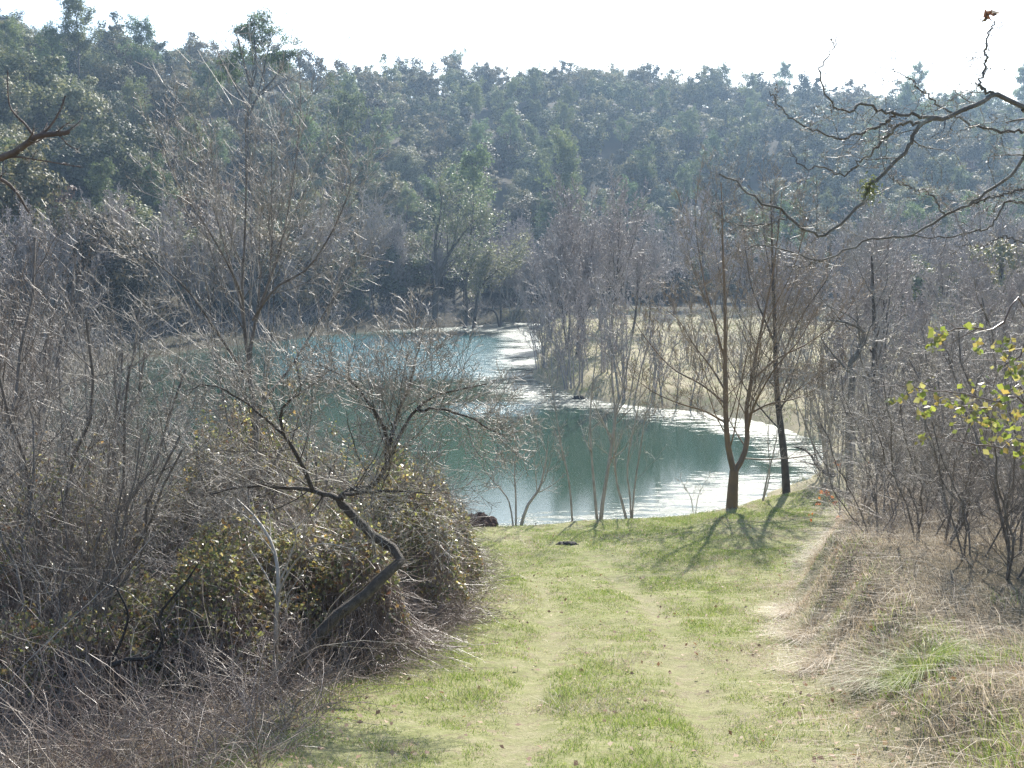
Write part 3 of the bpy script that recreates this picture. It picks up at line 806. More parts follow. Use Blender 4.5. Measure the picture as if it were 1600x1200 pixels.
# left far shore
lsu = np.linspace(395, 830, 26)
lsY = np.interp(lsu, [395, 480, 640, 760, 830], [97, 106, 119, 124, 126]) + rng.random(26) * 7
row(BARE, list(zip(lsu, lsY, 0.75 + 0.3 * rng.random(26))), "brownish leafless tree crowding the pond's far shore", "bare trees on the far shore")
lsu = np.linspace(-20, 380, 22)
lsY = np.interp(lsu, [0, 200, 380], [62, 84, 96]) + rng.random(22) * 6
row(BARE, list(zip(lsu, lsY, 0.7 + 0.35 * rng.random(22))), "brownish leafless tree at the left slope's foot", "bare trees on the left shore")
PL = [(575, 118, 1.05, "pale-barked leafless tree with a white trunk, left of the pair on the far shore"), (598, 120, 1.1, "pale-barked leafless tree right beside its white-trunked twin on the far shore"),
      (520, 112, 0.9, "pale leafless tree on the far shore nearest the umbrella pine's foot"), (1375, 62, 0.95, "pale grey leafless tree with spreading limbs on the right of the meadow")]
for k, (u, Y, s, l) in enumerate(PL): put(PALE[k % 2], u, Y, rng.random() * 6, s, l)

# dark leaning trunks of the far shore
def shore_trunk(label, u, Y, stems, r0, leaf=True):
    b = base(u, Y)
    S = [[b - [0, 0, .2]] + px(Y, s) for s in stems]
    r, T, R, ls = traced("shore_tree", label, "tree", b, S, [(r0, 0.03)] * len(S), 0.02, 'twigp', 'trunk', counts=(8, 6, 5), ang=(42, 40, 40), lr=(0.4, 0.4, 0.4), up=0.08, t0=0.35,
                        group="dark trunks at the water edge of the far shore")
    if leaf:
        e = np.concatenate([l[0][:, -1] for l in ls[1:]] + [l[0][:, 2] for l in ls[1:]])
        idx = np.repeat(np.arange(len(e)), 5)
        make("foliage", [cards(e[idx] + rng.normal(size=(len(idx), 3)) * 0.35, 0.2, bias=np.array([0, 0, .6]))], M['ivy'], r)
shore_trunk("thickest dark trunk on the far shore with grey green foliage above", 678, 111, [[(680, 480), (684, 430), (680, 380), (690, 320), (685, 290)], [(684, 440), (700, 400), (720, 370), (745, 340)]], 0.32)
shore_trunk("straight dark trunk on the far shore just right of the thickest one", 724, 111, [[(730, 490), (728, 450), (732, 400), (738, 350), (740, 300)]], 0.2)
shore_trunk("dark trunk on the far shore leaning right over the water", 738, 111, [[(744, 480), (748, 455), (765, 432), (790, 415), (815, 395)], [(744, 480), (750, 440), (755, 400)]], 0.18)
shore_trunk("small dark trunk with a low side limb where the channel narrows", 783, 113, [[(782, 470), (780, 440), (784, 400)], [(775, 490), (760, 484), (745, 478)]], 0.13, False)

# olive green bushes
for k, (u, Y, s, l) in enumerate([(1440, 96, 1.4, "large olive green bush at the back of the meadow below the overhanging branches"), (1500, 92, 1.2, "olive green bush beside the large one, towards the right edge"),
                                  (1400, 101, 1.1, "smaller olive green bush left of the large one at the back of the meadow"), (1555, 84, 1.5, "dark olive bush at the back of the meadow nearest the right edge"),
                                  (565, 112, 0.5, "small bright yellow-green bush low between the bare trees of the far shore")]):
    put(OLIVES[k % 2], u, Y, rng.random() * 6, s, l)

# ------------------------------------------------------------------ small things by the pond
def lump(name, label, cat, loc, sx, sy, sz, mat, n=260, kind=None):
    import bmesh
    bm = bmesh.new(); bmesh.ops.create_icosphere(bm, subdivisions=4, radius=1)
    for v in bm.verts:
        c = v.co; k = 1 + 0.35 * float(vnoise(np.array([c.x * 3 + c.z]), np.array([c.y * 3 - c.z]), 1.0, 77)[0]) + 0.35 * float(vnoise(np.array([c.x * 9 + c.z * 4]), np.array([c.y * 9 - c.z * 5]), 1.0, 78)[0])
        v.co = (c.x * sx * k, c.y * sy * k, c.z * sz * k)
    me = bpy.data.meshes.new(name); bm.to_mesh(me); bm.free(); me.materials.append(mat)
    o = bpy.data.objects.new(name, me); C.objects.link(o); o.location = loc
    return tag(o, label, cat)
lump("earth_mound", "dark reddish mound of dug earth at the water edge beside the bramble mound", "earth mound", tuple(base(745, 26.4)), 0.55, 0.4, 0.42, M['earth'])
dd = base(885, 22.6)
for k in range(1):
    lump("dung_pile", "small dark clod of dung or burnt matter lying on the lawn", "dung", tuple(dd + [0, 0, 0.01]), 0.22, 0.10, 0.05, M['charred'])
rk = wpt(904, 623)
lump("rock", "dark rock breaking the bright water at the tip of the spit", "rock", (rk[0], rk[1], 0.0), 0.32, 0.28, 0.16, M['charred'])

# ------------------------------------------------------------------ grass
def lawn():
    K = 900000
    y = 5.8 + 25.5 * rng.random(K) ** 1.45
    x = rng.uniform(-2.6, 11.5, K)
    w = np.abs(800 + F * x / y - 800) < 900
    m = w & (x > xl(y) - 0.35 + 0.4 * rng.normal(size=K) * 0.5) & (x < xb(y) + 0.4 + 0.3 * rng.normal(size=K))
    x, y = x[m], y[m]
    d = pond(x, y); m = d > 0.15
    x, y, d = x[m], y[m], d[m]
    worn = np.zeros(len(x))
    for s in (-0.75, 0.75): worn = np.maximum(worn, np.exp(-((x - xc(y) - s) / 0.22) ** 2) * sstep(24, 15, y))
    dens = 0.72 + 1.1 * vnoise(x, y, 0.9, 41) + 1.1 * vnoise(x, y, 0.22, 42) - 0.45 * worn
    m = rng.random(len(x)) < dens
    x, y, d, worn = x[m], y[m], d[m], worn[m]
    K = len(x)
    z = land(x, y)
    tuft = 1 + 1.3 * np.clip(vnoise(x, y, 0.3, 43) + vnoise(x, y, 1.4, 44), -0.4, 1) + 2.2 * np.clip(vnoise(x, y, 0.16, 45) - 0.33, 0, 1) * 5 * (vnoise(x, y, 1.9, 46) > -.05) + 1.4 * sstep(0.9, 0.2, d) + 0.8 * sstep(-0.5, 0.3, x - xb(y)) + 0.6 * sstep(0.4, -0.1, x - xl(y))
    h = 0.036 * tuft * rng.uniform(0.6, 1.4, K) * (1 - 0.35 * worn)
    wd = (0.0035 + 0.00028 * y) * rng.uniform(0.7, 1.3, K)
    lean = rng.normal(size=(K, 3)) * 0.5; lean[:, 2] = 0
    dry = vnoise(x, y, 1.3, 81) + 0.7 * vnoise(x, y, 0.4, 82) + 0.25 * worn + 0.3 * sstep(-1.6, 0, x - xb(y)) + 0.35 * sstep(2.0, 0.5, d) + 0.25 * rng.normal(size=K) > 0.40
    g = ~dry
    tag(make("dry_grass", [blades(np.stack([x, y, z - 0.004], 1)[dry], h[dry], wd[dry], lean[dry] * 1.6, 1)], M['dgrass']), "straw-coloured withered turf patches between the green of the lawn", "dry grass", kind="stuff")
    V, f = blades(np.stack([x, y, z - 0.004], 1)[g], h[g], wd[g], lean[g], 1)
    tag(make("grass", [(V, f)], M['grass']), "short green and straw turf on the lawn with worn wheel tracks", "grass", kind="stuff")
    print("grass", K)
lawn()

def scatter(n, xr, yr, cond):
    x = rng.uniform(*xr, n); y = rng.uniform(*yr, n)
    m = cond(x, y); x, y = x[m], y[m]
    return x, y, land(x, y)

def dry_bank():
    x, y, z = scatter(100000, (2, 14), (4.5, 27), lambda x, y: (x > xb(y) - 0.1 + 0.25 * rng.normal(size=len(x))) & (x < 0.52 * y + 1) & (rng.random(len(x)) < 0.65 + 1.0 * vnoise(x, y, 0.8, 51) + 0.7 * vnoise(x, y, 0.3, 55)))
    K = len(x); h = rng.uniform(0.15, 0.55, K) * (0.8 + 0.8 * vnoise(x, y, 1.0, 52)); 
    lean = np.stack([-0.9 + 0.6 * rng.normal(size=K), -0.35 + 0.6 * rng.normal(size=K), -0.3 * np.ones(K)], 1)
    tag(make("dry_grass", [blades(np.stack([x, y, z - 0.02], 1), h, np.full(K, 0.006) * rng.uniform(.6, 1.4, K), lean, 3)], M['dgrass']), "long matted straw-coloured grass drooping over the right-hand bank", "dry grass", kind="stuff")
dry_bank()

def meadow():
    x, y, z = scatter(160000, (-4, 62), (32, 122), lambda x, y: (pond(x, y) > 0.2) & (800 + F * x / y > 780) & (800 + F * x / y < 1640) & (rng.random(len(x)) < 0.6 + 1.2 * vnoise(x, y, 5, 61) + vnoise(x, y, 1.3, 62)))
    K = len(x); h = rng.uniform(0.08, 0.28, K); lean = rng.normal(size=(K, 3)) * 0.5; lean[:, 2] = 0
    tag(make("meadow_grass", [blades(np.stack([x, y, z - 0.02], 1), h, 0.012 + y * 0.0006, lean, 1)], M['dgrass2']), "pale dry and greenish grass of the meadow across the cove", "meadow grass", kind="stuff")
    # reedy litter and tussocks round the far shore
    x, y, z = scatter(60000, (-45, 20), (34, 132), lambda x, y: (pond(x, y) > 0.1) & (pond(x, y) < 5) & ((x < 0) | (y > 110)))
    K = len(x); h = rng.uniform(0.2, 0.8, K); lean = rng.normal(size=(K, 3)) * 0.5; lean[:, 2] = 0
    0 and tag(make("shore_weeds", [blades(np.stack([x, y, z - 0.02], 1), h, 0.02 + y * 0.0004, lean, 1)], M['dgrass']), "dry reeds and weeds fringing the far and left shores", "weeds", kind="stuff")
meadow()

def litter():
    x, y, z = scatter(20000, (-2.6, 9), (6, 29), lambda x, y: (x > xl(y) - .6) & (x < xb(y) + .6) & (pond(x, y) > .2) & (rng.random(len(x)) < 0.08 + 0.5 * sstep(.8, -.2, x - xl(y)) + 0.5 * sstep(-1.0, .2, x - xb(y))))
    p = np.stack([x, y, z + 0.03], 1)
    tag(make("fallen_leaves", [cards(p, 0.05, asp=0.7, bias=np.array([0, 0, 2.5]))], M['brownleaf']), "withered leaves scattered on the turf, thickest along both edges of the lawn", "fallen leaves", kind="stuff")
litter()

# ------------------------------------------------------------------ the thicket on the left
SHR = [bare_kind(4.6, "bare_shrub", stems=4, lean=0.07, mt='twig', mtr='stembrown', tr_r=0.05, counts=(12, 7, 6), ang=(38, 40, 42), lr=(0.45, 0.5, 0.5), rr=(.4, .55, .7), wig=0.11, rmin=0.0022, t0=0.12, up=0.08),
       bare_kind(4.0, "bare_shrub", stems=5, lean=0.09, mt='twig', mtr='stembrown', tr_r=0.045, counts=(10, 7, 6), ang=(40, 42, 42), lr=(0.5, 0.5, 0.5), rr=(.4, .55, .7), wig=0.13, rmin=0.0022, t0=0.12, up=0.05),
       bare_kind(5.4, "bare_shrub", stems=3, lean=0.07, mt='twigbrown', mtr='stembrown', tr_r=0.06, counts=(14, 8, 6), ang=(38, 40, 42), lr=(0.42, 0.5, 0.5), rr=(.4, .55, .7), wig=0.10, rmin=0.0022, t0=0.12, up=0.08)]
for k in SHR: k.root["category"] = "shrub"
LS = [(505, 16.5, 0.66, "pale shrub of crossing twigs before the turquoise water, beside the tall bare tree"), (590, 19.0, 0.55, "pale shrub of arching twigs rising from the mound before the dark middle water"), (440, 20.0, 0.8, "tall pale shrub at the mound's crest between the tall bare tree and the pond"),
      (300, 22.5, 0.9, "pale bare shrub against the left water, level with the umbrella pine's left side"), (60, 10.5, 0.85, "leafless grey shrub at the left edge of the photo, nearest the viewer"), (-30, 12.5, 1.0, "tangled bare shrub leaning in from beyond the left edge below the broken limb"),
      (150, 13.0, 0.95, "many-stemmed bare shrub rising above the left end of the bramble mound"), (235, 15.5, 0.85, "bare shrub with an upright dark stem in front of the water's left corner"),
      (20, 17.0, 1.1, "tall bare shrub behind the others at the left edge"), (320, 19.0, 0.65, "bare shrub with slanting stems behind the bramble mound, left of the tall bare tree"),
      (110, 21.0, 1.05, "bare shrub farthest back on the left, against the dark oaks"), (470, 21.0, 0.62, "small pale-twigged shrub right of the tall bare tree, against the water"),
      (170, 26.0, 0.7, "slender bare shrub at the water's left corner"), (580, 22.0, 0.5, "low bare shrub crowning the right part of the bramble mound"),
      (0, 26, 1.2, "bare shrub at the left edge just before the left shore"),
      (90, 31, 1.2, "tall bare shrub on the left shore behind the corner of the pond"), (20, 40, 1.3, "bare shrub on the left shore, the last before the bare trees"),
      (130, 9.4, 0.5, "small bare shrub right behind the blackened snag"), (420, 13.2, 0.6, "pale-twigged shrub poking out of the leaves right of the tall bare tree"), (540, 12.6, 0.48, "small bare shrub inside the crooked tree's elbow"), (620, 16.5, 0.42, "small shrub sticking out of the mound's right shoulder"),
      (90, 14.5, 1.0, "dense brown shrub filling the gap at the left"), (300, 14.0, 0.7, "shrub of arching stems just left of the tall bare tree's trunk"),
      (690, 18.8, 0.34, "tiny shrub at the mound's right tip, near the dug earth"), (150, 18.0, 0.8, "shrub with dark stems slanting right, left of the tall bare tree")]
for k, (u, Y, s, l) in enumerate(LS): put(SHR[k % 3], u, Y, rng.random() * 6.28, s, l, "bare shrubs of the left thicket")

# tall fan-shaped bare tree
bt = base(375, 14.5); YT = 14.5
traced("tall_bare_tree", "tallest bare fan-shaped tree rising from the left thicket against the hill", "tree", bt,
       [[bt - [0, 0, .2]] + px(YT, [(378, 860), (390, 780), (402, 700), (395, 620), (385, 540), (378, 460), (382, 380), (385, 280), (383, 180)]),
        px(YT, [(388, 560), (400, 500, .2), (420, 440, .3), (440, 380, .4), (455, 300, .5), (468, 200, .6), (470, 130, .6)]),
        px(YT, [(395, 500, .1), (430, 450, -.2), (480, 420, -.3), (520, 360, -.4), (545, 300, -.5), (548, 270, -.5)]),
        px(YT, [(384, 520), (370, 450, .3), (350, 380, .5), (330, 310, .6), (318, 240, .7)]),
        px(YT, [(380, 470), (360, 420, -.3), (320, 350, -.5), (280, 290, -.6), (240, 190, -.8)]),
        px(YT, [(392, 600), (340, 520, -.3), (290, 450, -.5), (230, 400, -.6), (180, 360, -.7)]),
        px(YT, [(398, 640), (450, 580, .3), (500, 500, .5), (540, 440, .6), (575, 400, .7)]),
        px(YT, [(420, 440, .3), (425, 380, .4), (424, 300, .4), (425, 200, .4)])],
       [(0.05, 0.005), (0.024, 0.004), (0.02, 0.004), (0.018, 0.004), (0.018, 0.004), (0.02, 0.004), (0.02, 0.004), (0.012, 0.004)],
       0.0025, 'twig', 'stembrown', counts=(16, 9, 4), ang=(36, 40, 42), lr=(0.46, 0.5, 0.5), rr=(0.3, 0.5, 0.7), up=0.12, wig=0.07, t0=0.15)

# the crooked tree arching over the brambles
bc = base(395, 9.4); Y9 = 9.4
traced("crooked_tree", "zigzag trunk with an elbow arching out of the brambles under a parasol of bare twigs", "tree", bc,
       [[bc - [0, 0, .3]] + px(Y9, [(405, 1110), (445, 1060, .1), (485, 1010, .2), (515, 970, .3), (570, 930, .5), (600, 900, .6), (632, 870, .8), (600, 850, .9), (565, 820, 1.0), (535, 790, 1.1), (528, 775, 1.1)]),
        px(Y9, [(530, 780, 1.1), (550, 765, 1.0), (590, 755, .9), (605, 720, .8), (625, 680, .8), (650, 640, .8), (690, 615, .9), (760, 600, .9)]),
        px(Y9, [(530, 780, 1.1), (490, 768, 1.4), (440, 760, 1.6), (380, 762, 1.8), (320, 775, 2.0)]),
        px(Y9, [(528, 778, 1.1), (560, 770, .6), (620, 768, .3), (680, 772, 0)]),
        px(Y9, [(605, 720, .8), (600, 670, .7), (570, 620, .6), (540, 590, .5), (500, 570, .4)]),
        px(Y9, [(490, 768, 1.4), (470, 720, 1.3), (445, 680, 1.2), (440, 640, 1.1), (470, 610, 1.0), (460, 560, 1)]),
        px(Y9, [(605, 720, .8), (620, 650, 1.0), (640, 600, 1.2), (650, 555, 1.3), (660, 530, 1.4)]),
        px(Y9, [(445, 680, 1.2), (410, 650, 1.2), (370, 620, 1.2), (330, 600, 1.2), (290, 610, 1.2)]),
        px(Y9, [(650, 640, .8), (700, 640, .6), (750, 660, .5), (800, 690, .4)])],
       [(0.064, 0.042), (0.034, 0.006), (0.03, 0.006), (0.022, 0.004), (0.022, 0.004), (0.026, 0.005), (0.02, 0.004), (0.015, 0.004), (0.015, 0.003)],
       0.0022, 'twig', 'mossy', counts=(20, 9, 5), ang=(52, 50, 45), lr=(0.6, 0.6, 0.55), rr=(0.3, 0.5, 0.75), up=0.09, wig=0.10, t0=0.15, jit=0.008, bare=1)

b3 = base(430, 9.8)
traced("leaning_stem", "slim upright stem beside the foot of the crooked tree, half sunk in brambles", "small tree", b3,
       [[b3 - [0, 0, .2]] + px(9.8, [(430, 1050), (432, 960, .1), (435, 900, .2), (425, 850, .4), (400, 810, .6), (370, 780, .8)]),
        px(9.8, [(433, 930, .1), (460, 880, 0), (500, 850, -.2), (560, 860, -.3)])],
       [(0.032, 0.008), (0.012, 0.004)], 0.002, 'twig', 'twig', counts=(10, 6, 4), ang=(45, 42, 42), lr=(0.3, 0.4, 0.42), up=0.03, wig=0.15, t0=0.2)

# blackened snag low in the thicket
b4 = base(150, 8.3)
traced("dead_snag", "blackened dead snag with upturned prongs low in the left thicket", "dead branch", b4,
       [px(8.3, [(165, 1045), (200, 1030), (235, 1028), (255, 1000), (250, 960), (290, 910), (310, 880)]),
        px(8.3, [(170, 1040), (190, 1000), (200, 960), (185, 925), (178, 915)]),
        px(8.3, [(235, 1028), (262, 1045), (300, 1060)])],
       [(0.022, 0.006), (0.012, 0.006), (0.012, 0.004)], 0.003, 'charred', 'charred', counts=(4, 2, 1), ang=(40, 40, 40), lr=(0.2, 0.3, 0.3), up=0.0, wig=0.15)

# broken limb entering at the left edge, its tree stands outside the frame
b5 = base(-420, 8.5)
YB = 8.5
r5, *_ = traced("broken_limbed_tree", "snapped reddish limb reaching in from the left edge below the skyline", "tree", b5,
       [[b5 - [0, 0, .3], b5 + [0.1, 0, 2.0]] + px(YB, [(-330, 420)]) + px(YB, [(-300, 200), (-310, 50)]),
        px(YB, [(-310, 330), (-150, 290), (0, 248), (45, 222), (62, 212), (100, 208), (108, 205)]),
        px(YB, [(55, 216), (40, 195), (15, 165), (12, 110)]),
        px(YB, [(62, 214), (80, 195), (95, 170), (102, 150)]),
        px(YB, [(-200, 300), (-60, 270), (0, 280), (25, 300), (45, 332)]),
        px(YB, [(-20, 255), (20, 245), (60, 250), (130, 262)])],
       [(0.16, 0.08), (0.032, 0.015), (0.012, 0.004), (0.01, 0.004), (0.02, 0.008), (0.012, 0.003)], 0.0025, 'twig', 'brokenwood', counts=(6, 4, 3), ang=(40, 42, 42), lr=(0.14, 0.45, 0.45), up=0.05, wig=0.15, t0=0.35)

# bramble mounds: arching canes and glossy leaves
def bramble(u, Y, rx, ry, h, label, nc=260, nl=5200, leafm_='bramble', canem='cane', leaf=0.042, group="brambles of the left mound", dz=0.0, yl=250, top_bias=0.8):
    b = base(u, Y)
    r = thing("bramble", tuple(b), label, "bramble", group)
    def hgt(x, y): return h * np.sqrt(np.clip(1 - (x / rx) ** 2 - (y / ry) ** 2, 0.03, 1)) * (0.92 + 1.0 * vnoise(x + b[0], y + b[1], 0.7, 91) + 0.5 * vnoise(x + b[0], y + b[1], 0.28, 92))
    def gz(x, y): return land(x + b[0], y + b[1]) - b[2]
    # canes
    th = rng.random(nc) * 6.28; rr_ = np.sqrt(rng.random(nc)) * 0.95
    x0, y0 = np.cos(th) * rr_ * rx * 0.7, np.sin(th) * rr_ * ry * 0.7
    th2 = th + rng.normal(size=nc) * 0.9; L = rng.uniform(0.4, 1.25, nc)
    ts = np.linspace(0, 1, 9)
    pts = np.zeros((nc, 9, 3))
    for i, t in enumerate(ts):
        x = x0 + np.cos(th2) * L * t * 1.1 + 0.05 * rng.normal(size=nc) * (i > 0); y = y0 + np.sin(th2) * L * t + 0.05 * rng.normal(size=nc) * (i > 0)
        top = np.maximum(hgt(np.clip(x, -rx, rx), np.clip(y, -ry, ry)), 0.15 * h)
        k = rng.uniform(0.7, 1.15, nc)
        pts[:, i, 0], pts[:, i, 1] = x, y
        pts[:, i, 2] = gz(x, y) + top * k * math.sin(min(t * 1.35 + 0.02, 1) * math.pi * 0.85 if t < 1 else 2.6)
    R = np.linspace(0.0055, 0.002, 9)[None].repeat(nc, 0)
    tw, tR = grow(pts, R, 7, 0.1, 1, 50, 0.3, n=5, up=-0.03, wig=0.2, rr=0.7, rmin=0.0016)
    make("canes", [tubes(pts, R, 4), tubes(tw, tR, 3)], M[canem], r, smooth=True)
    def leaves(n, mat, nm, size):
        a = rng.random(n) * 6.28; q = np.sqrt(rng.random(n))
        x, y = np.cos(a) * q * rx, np.sin(a) * q * ry
        k = rng.random(n) ** (1 / 4.5)
        z = gz(x, y) + hgt(x, y) * (0.12 + 1.0 * k) + 0.12 * rng.random(n)
        c = np.stack([x, y, z], 1)
        nb = np.stack([x / rx, y / ry, 0.6 + 0 * x], 1)
        m = rng.random(n) < 0.5 + 2.4 * (vnoise(c[:, 0] * 1.0 + c[:, 2], c[:, 1] + c[:, 2] * 0.6, 0.32, 93) + 0.5 * vnoise(c[:, 0] - c[:, 2], c[:, 1] + c[:, 2], 0.8, 94))
        make(nm, [cards(c[m], size, asp=0.7, bias=nb[m] * 0.5 + np.array([0, 0, .5]))], M[mat], r)
    if nl: leaves(nl, leafm_, "leaves", leaf)
    if yl: leaves(yl, 'moundleaf', "yellow_leaves", leaf * 1.1)
    return r
BR = [(612, 17.5, 1.5, 1.6, 1.9, "leafy bramble forming the right shoulder of the mound beside the lawn", 300, 9000, 500),
      (560, 14.5, 1.5, 1.5, 2.1, "leafy bramble under the crooked tree's elbow", 300, 9000, 450),
      (470, 18.0, 1.9, 1.8, 2.5, "tall leafy bramble at the crest of the mound behind the crooked tree", 300, 10000, 500),
      (330, 15.5, 1.8, 1.7, 2.2, "leafy bramble around the foot of the tall bare tree", 300, 9000, 400),
      (190, 14.5, 1.8, 1.7, 1.9, "bramble at the left end of the leafy mound", 300, 6000, 150),
      (380, 11.5, 1.3, 1.3, 1.3, "bramble in front of the tall bare tree with reddish canes", 320, 4500, 120),
      (40, 13.0, 1.8, 1.7, 1.7, "sparse bramble against the left edge", 320, 2500, 0),
      (500, 11.6, 1.0, 1.2, 1.25, "low bramble of reddish canes right behind the crooked trunk", 340, 2800, 60),
      (590, 14.0, 0.8, 1.2, 1.15, "reddish bramble spilling down to the edge of the lawn", 340, 1700, 40),
      (255, 10.2, 1.2, 1.1, 1.05, "low bramble between the blackened snag and the crooked tree", 320, 3200, 30),
      (90, 9.6, 1.2, 1.1, 1.0, "low bramble left of the blackened snag", 320, 1800, 0),
      (640, 20.5, 1.2, 1.8, 1.5, "farthest bramble of the mound, nearest the dug earth by the water", 280, 6500, 300)]
for (u, Y, rx, ry, h, l, nc, nl, yl) in BR: bramble(u, Y, rx, ry, h, l, nc=int(nc * 1.6), nl=int(nl * 2.3), yl=int(yl * 5 + 200), leaf=0.042 + 0.0011 * Y)

def tangle(name, label, xr, yr, cond, n, h0, h1, mat, rad_=(0.0022, 0.0045), lean=0.5, cat="undergrowth"):
    x, y, z = scatter(n, xr, yr, cond); K = len(x)
    h = rng.uniform(h0, h1, K)
    d = nrm(np.stack([rng.normal(size=K) * lean, rng.normal(size=K) * lean, np.ones(K)], 1))
    p = np.stack([x, y, z - 0.03], 1); pts = [p]; st = (h / 5)[:, None]
    cur = rng.normal(size=(K, 3)) * 0.16; cur[:, 2] = -0.10
    for i in range(5):
        d = nrm(d + cur + rng.normal(size=(K, 3)) * 0.08); pts.append(pts[-1] + d * st)
    P = np.stack(pts, 1); r0 = rng.uniform(*rad_, K)
    R = r0[:, None] * np.linspace(1, 0.4, 6)[None]
    tw, tR = grow(P, R, 3, 0.3, 1, 45, 0.35, n=4, up=0.02, wig=0.15, rr=0.7, rmin=0.0013)
    tag(make(name, [tubes(P, R, 3), tubes(tw, tR, 3)], M[mat]), label, cat, kind="stuff")
tangle("undergrowth", "tangled dead stems filling the foot of the left thicket", (-9.5, -1.1), (6.2, 21), lambda x, y: (x < xl(y) - 0.1 + 0.15 * rng.normal(size=len(x))) & (x > -0.5 * y - 0.6), 7000, 0.3, 1.0, 'deadstem')
tangle("brushwood", "long arching bare stems crossing each other all over the left thicket", (-11, -1.2), (8, 24), lambda x, y: (x < xl(y) - 0.5) & (x > -0.5 * y - 0.6), 900, 1.0, 2.4, 'twig', rad_=(.003, .006), lean=0.45)
tangle("dead_undergrowth", "reddish dead canes matted along the edge of the left thicket", (-6, -0.3), (6.2, 26), lambda x, y: (x < xl(y) + 0.05) & (x > xl(y) - 1.8), 8000, 0.3, 1.2, 'cane', lean=0.8)
tangle("shore_brush", "brownish leafless brush filling the banks under the trees of the left and far shores", (-60, 8), (45, 135), lambda x, y: (pond(x, y) > 0.2) & (pond(x, y) < 9) & ((x < -3) | (y > 112)), 9000, 0.8, 3.2, 'twigp', rad_=(.012, .022))
tangle("meadow_brush", "greyish dry scrub dotted over the meadow across the cove", (0, 62), (46, 118), lambda x, y: (pond(x, y) > 2) & (800 + F * x / y < 1660) & (vnoise(x, y, 7, 66) + vnoise(x, y, 2.5, 67) > .28), 26000, 0.4, 1.3, 'twigp', rad_=(.008, .015))
tangle("back_undergrowth", "dull brush between the bramble mound and the left shore", (-22, -1.6), (20, 34), lambda x, y: (pond(x, y) > 0.3) & (x < xl(y) - .2), 5000, 0.6, 1.8, 'twigp', rad_=(.004, .008))
x, y, z = scatter(26000, (-9, -0.8), (6, 22), lambda x, y: (x < xl(y) + 0.1 * rng.normal(size=len(x))) & (x > xl(y) - 2.5))
tag(make("thicket_grass", [blades(np.stack([x, y, z], 1), rng.uniform(.1, .4, len(x)), np.full(len(x), .005), np.stack([.7 * rng.normal(size=len(x)), .7 * rng.normal(size=len(x)), -.2 + 0 * x], 1), 3)], M['dgrass']),
    "dead straw grass at the foot of the left thicket", "dry grass", kind="stuff")

# ------------------------------------------------------------------ the right-hand side
RS = [(1370, 14.2, 0.42, "twiggy grey bush standing nearest the lawn on the right bank"), (1345, 18.0, 0.5, "grey bush on the bank edge straight below the lichened trees"), (1440, 13.2, 0.46, "low spreading grey bush in the straw between its neighbours on the bank"), (1400, 19.5, 0.62, "taller grey bush crowding the hooked lichened trunk"),
      (1570, 10.6, 0.36, "small grey bush on the bank, nearer than the one cut by the right edge"), (1520, 11.6, 0.4, "spiky grey bush standing in the dry grass of the right bank"),
      (1560, 12.8, 0.5, "grey bush between the dry grass and the right edge, under the yellow sprays"), (1500, 14.5, 0.5, "tangled grey bush in the middle of the right bank"), (1430, 15.5, 0.45, "grey bush of crossing stems at the top of the bank"), (1590, 17.0, 0.65, "bare bush rising behind the yellow sprays"),
      (1470, 12.5, 0.42, "bare grey bush rising from the dry grass of the bank"), (1385, 17.0, 0.5, "bare bush at the lawn's right edge below the lichened trees"), (1550, 15.5, 0.6, "bare bush behind the bank close to the right edge"),
      (1480, 19.0, 0.6, "bare bush at the foot of the right-hand lichened tree"), (1600, 11.5, 0.55, "bare bush cut by the right edge above the dry grass"), (1330, 20.5, 0.36, "small twiggy bush at the lawn corner near the withered orange leaves"),
      (1420, 23, 0.6, "bare bush just before the meadow behind the lichened trees"), (1540, 24, 0.75, "bare bush in front of the meadow near the right edge"), (1620, 19, 0.9, "tall bare bush beyond the right edge")]
for k, (u, Y, s, l) in enumerate(RS): put(SHR[(k + 1) % 3], u, Y, rng.random() * 6.28, (s * 1.15, s * 1.15, s), l, "bare bushes on the right bank")
tangle("bank_undergrowth", "grey brushwood covering the right bank behind the dry grass", (3.2, 13), (8, 25), lambda x, y: (x > xb(y) + 0.7) & (x < .52 * y + .6) & (y > 11 + 0.3 * x + rng.normal(size=len(x))), 5000, 0.4, 1.2, 'deadstem')

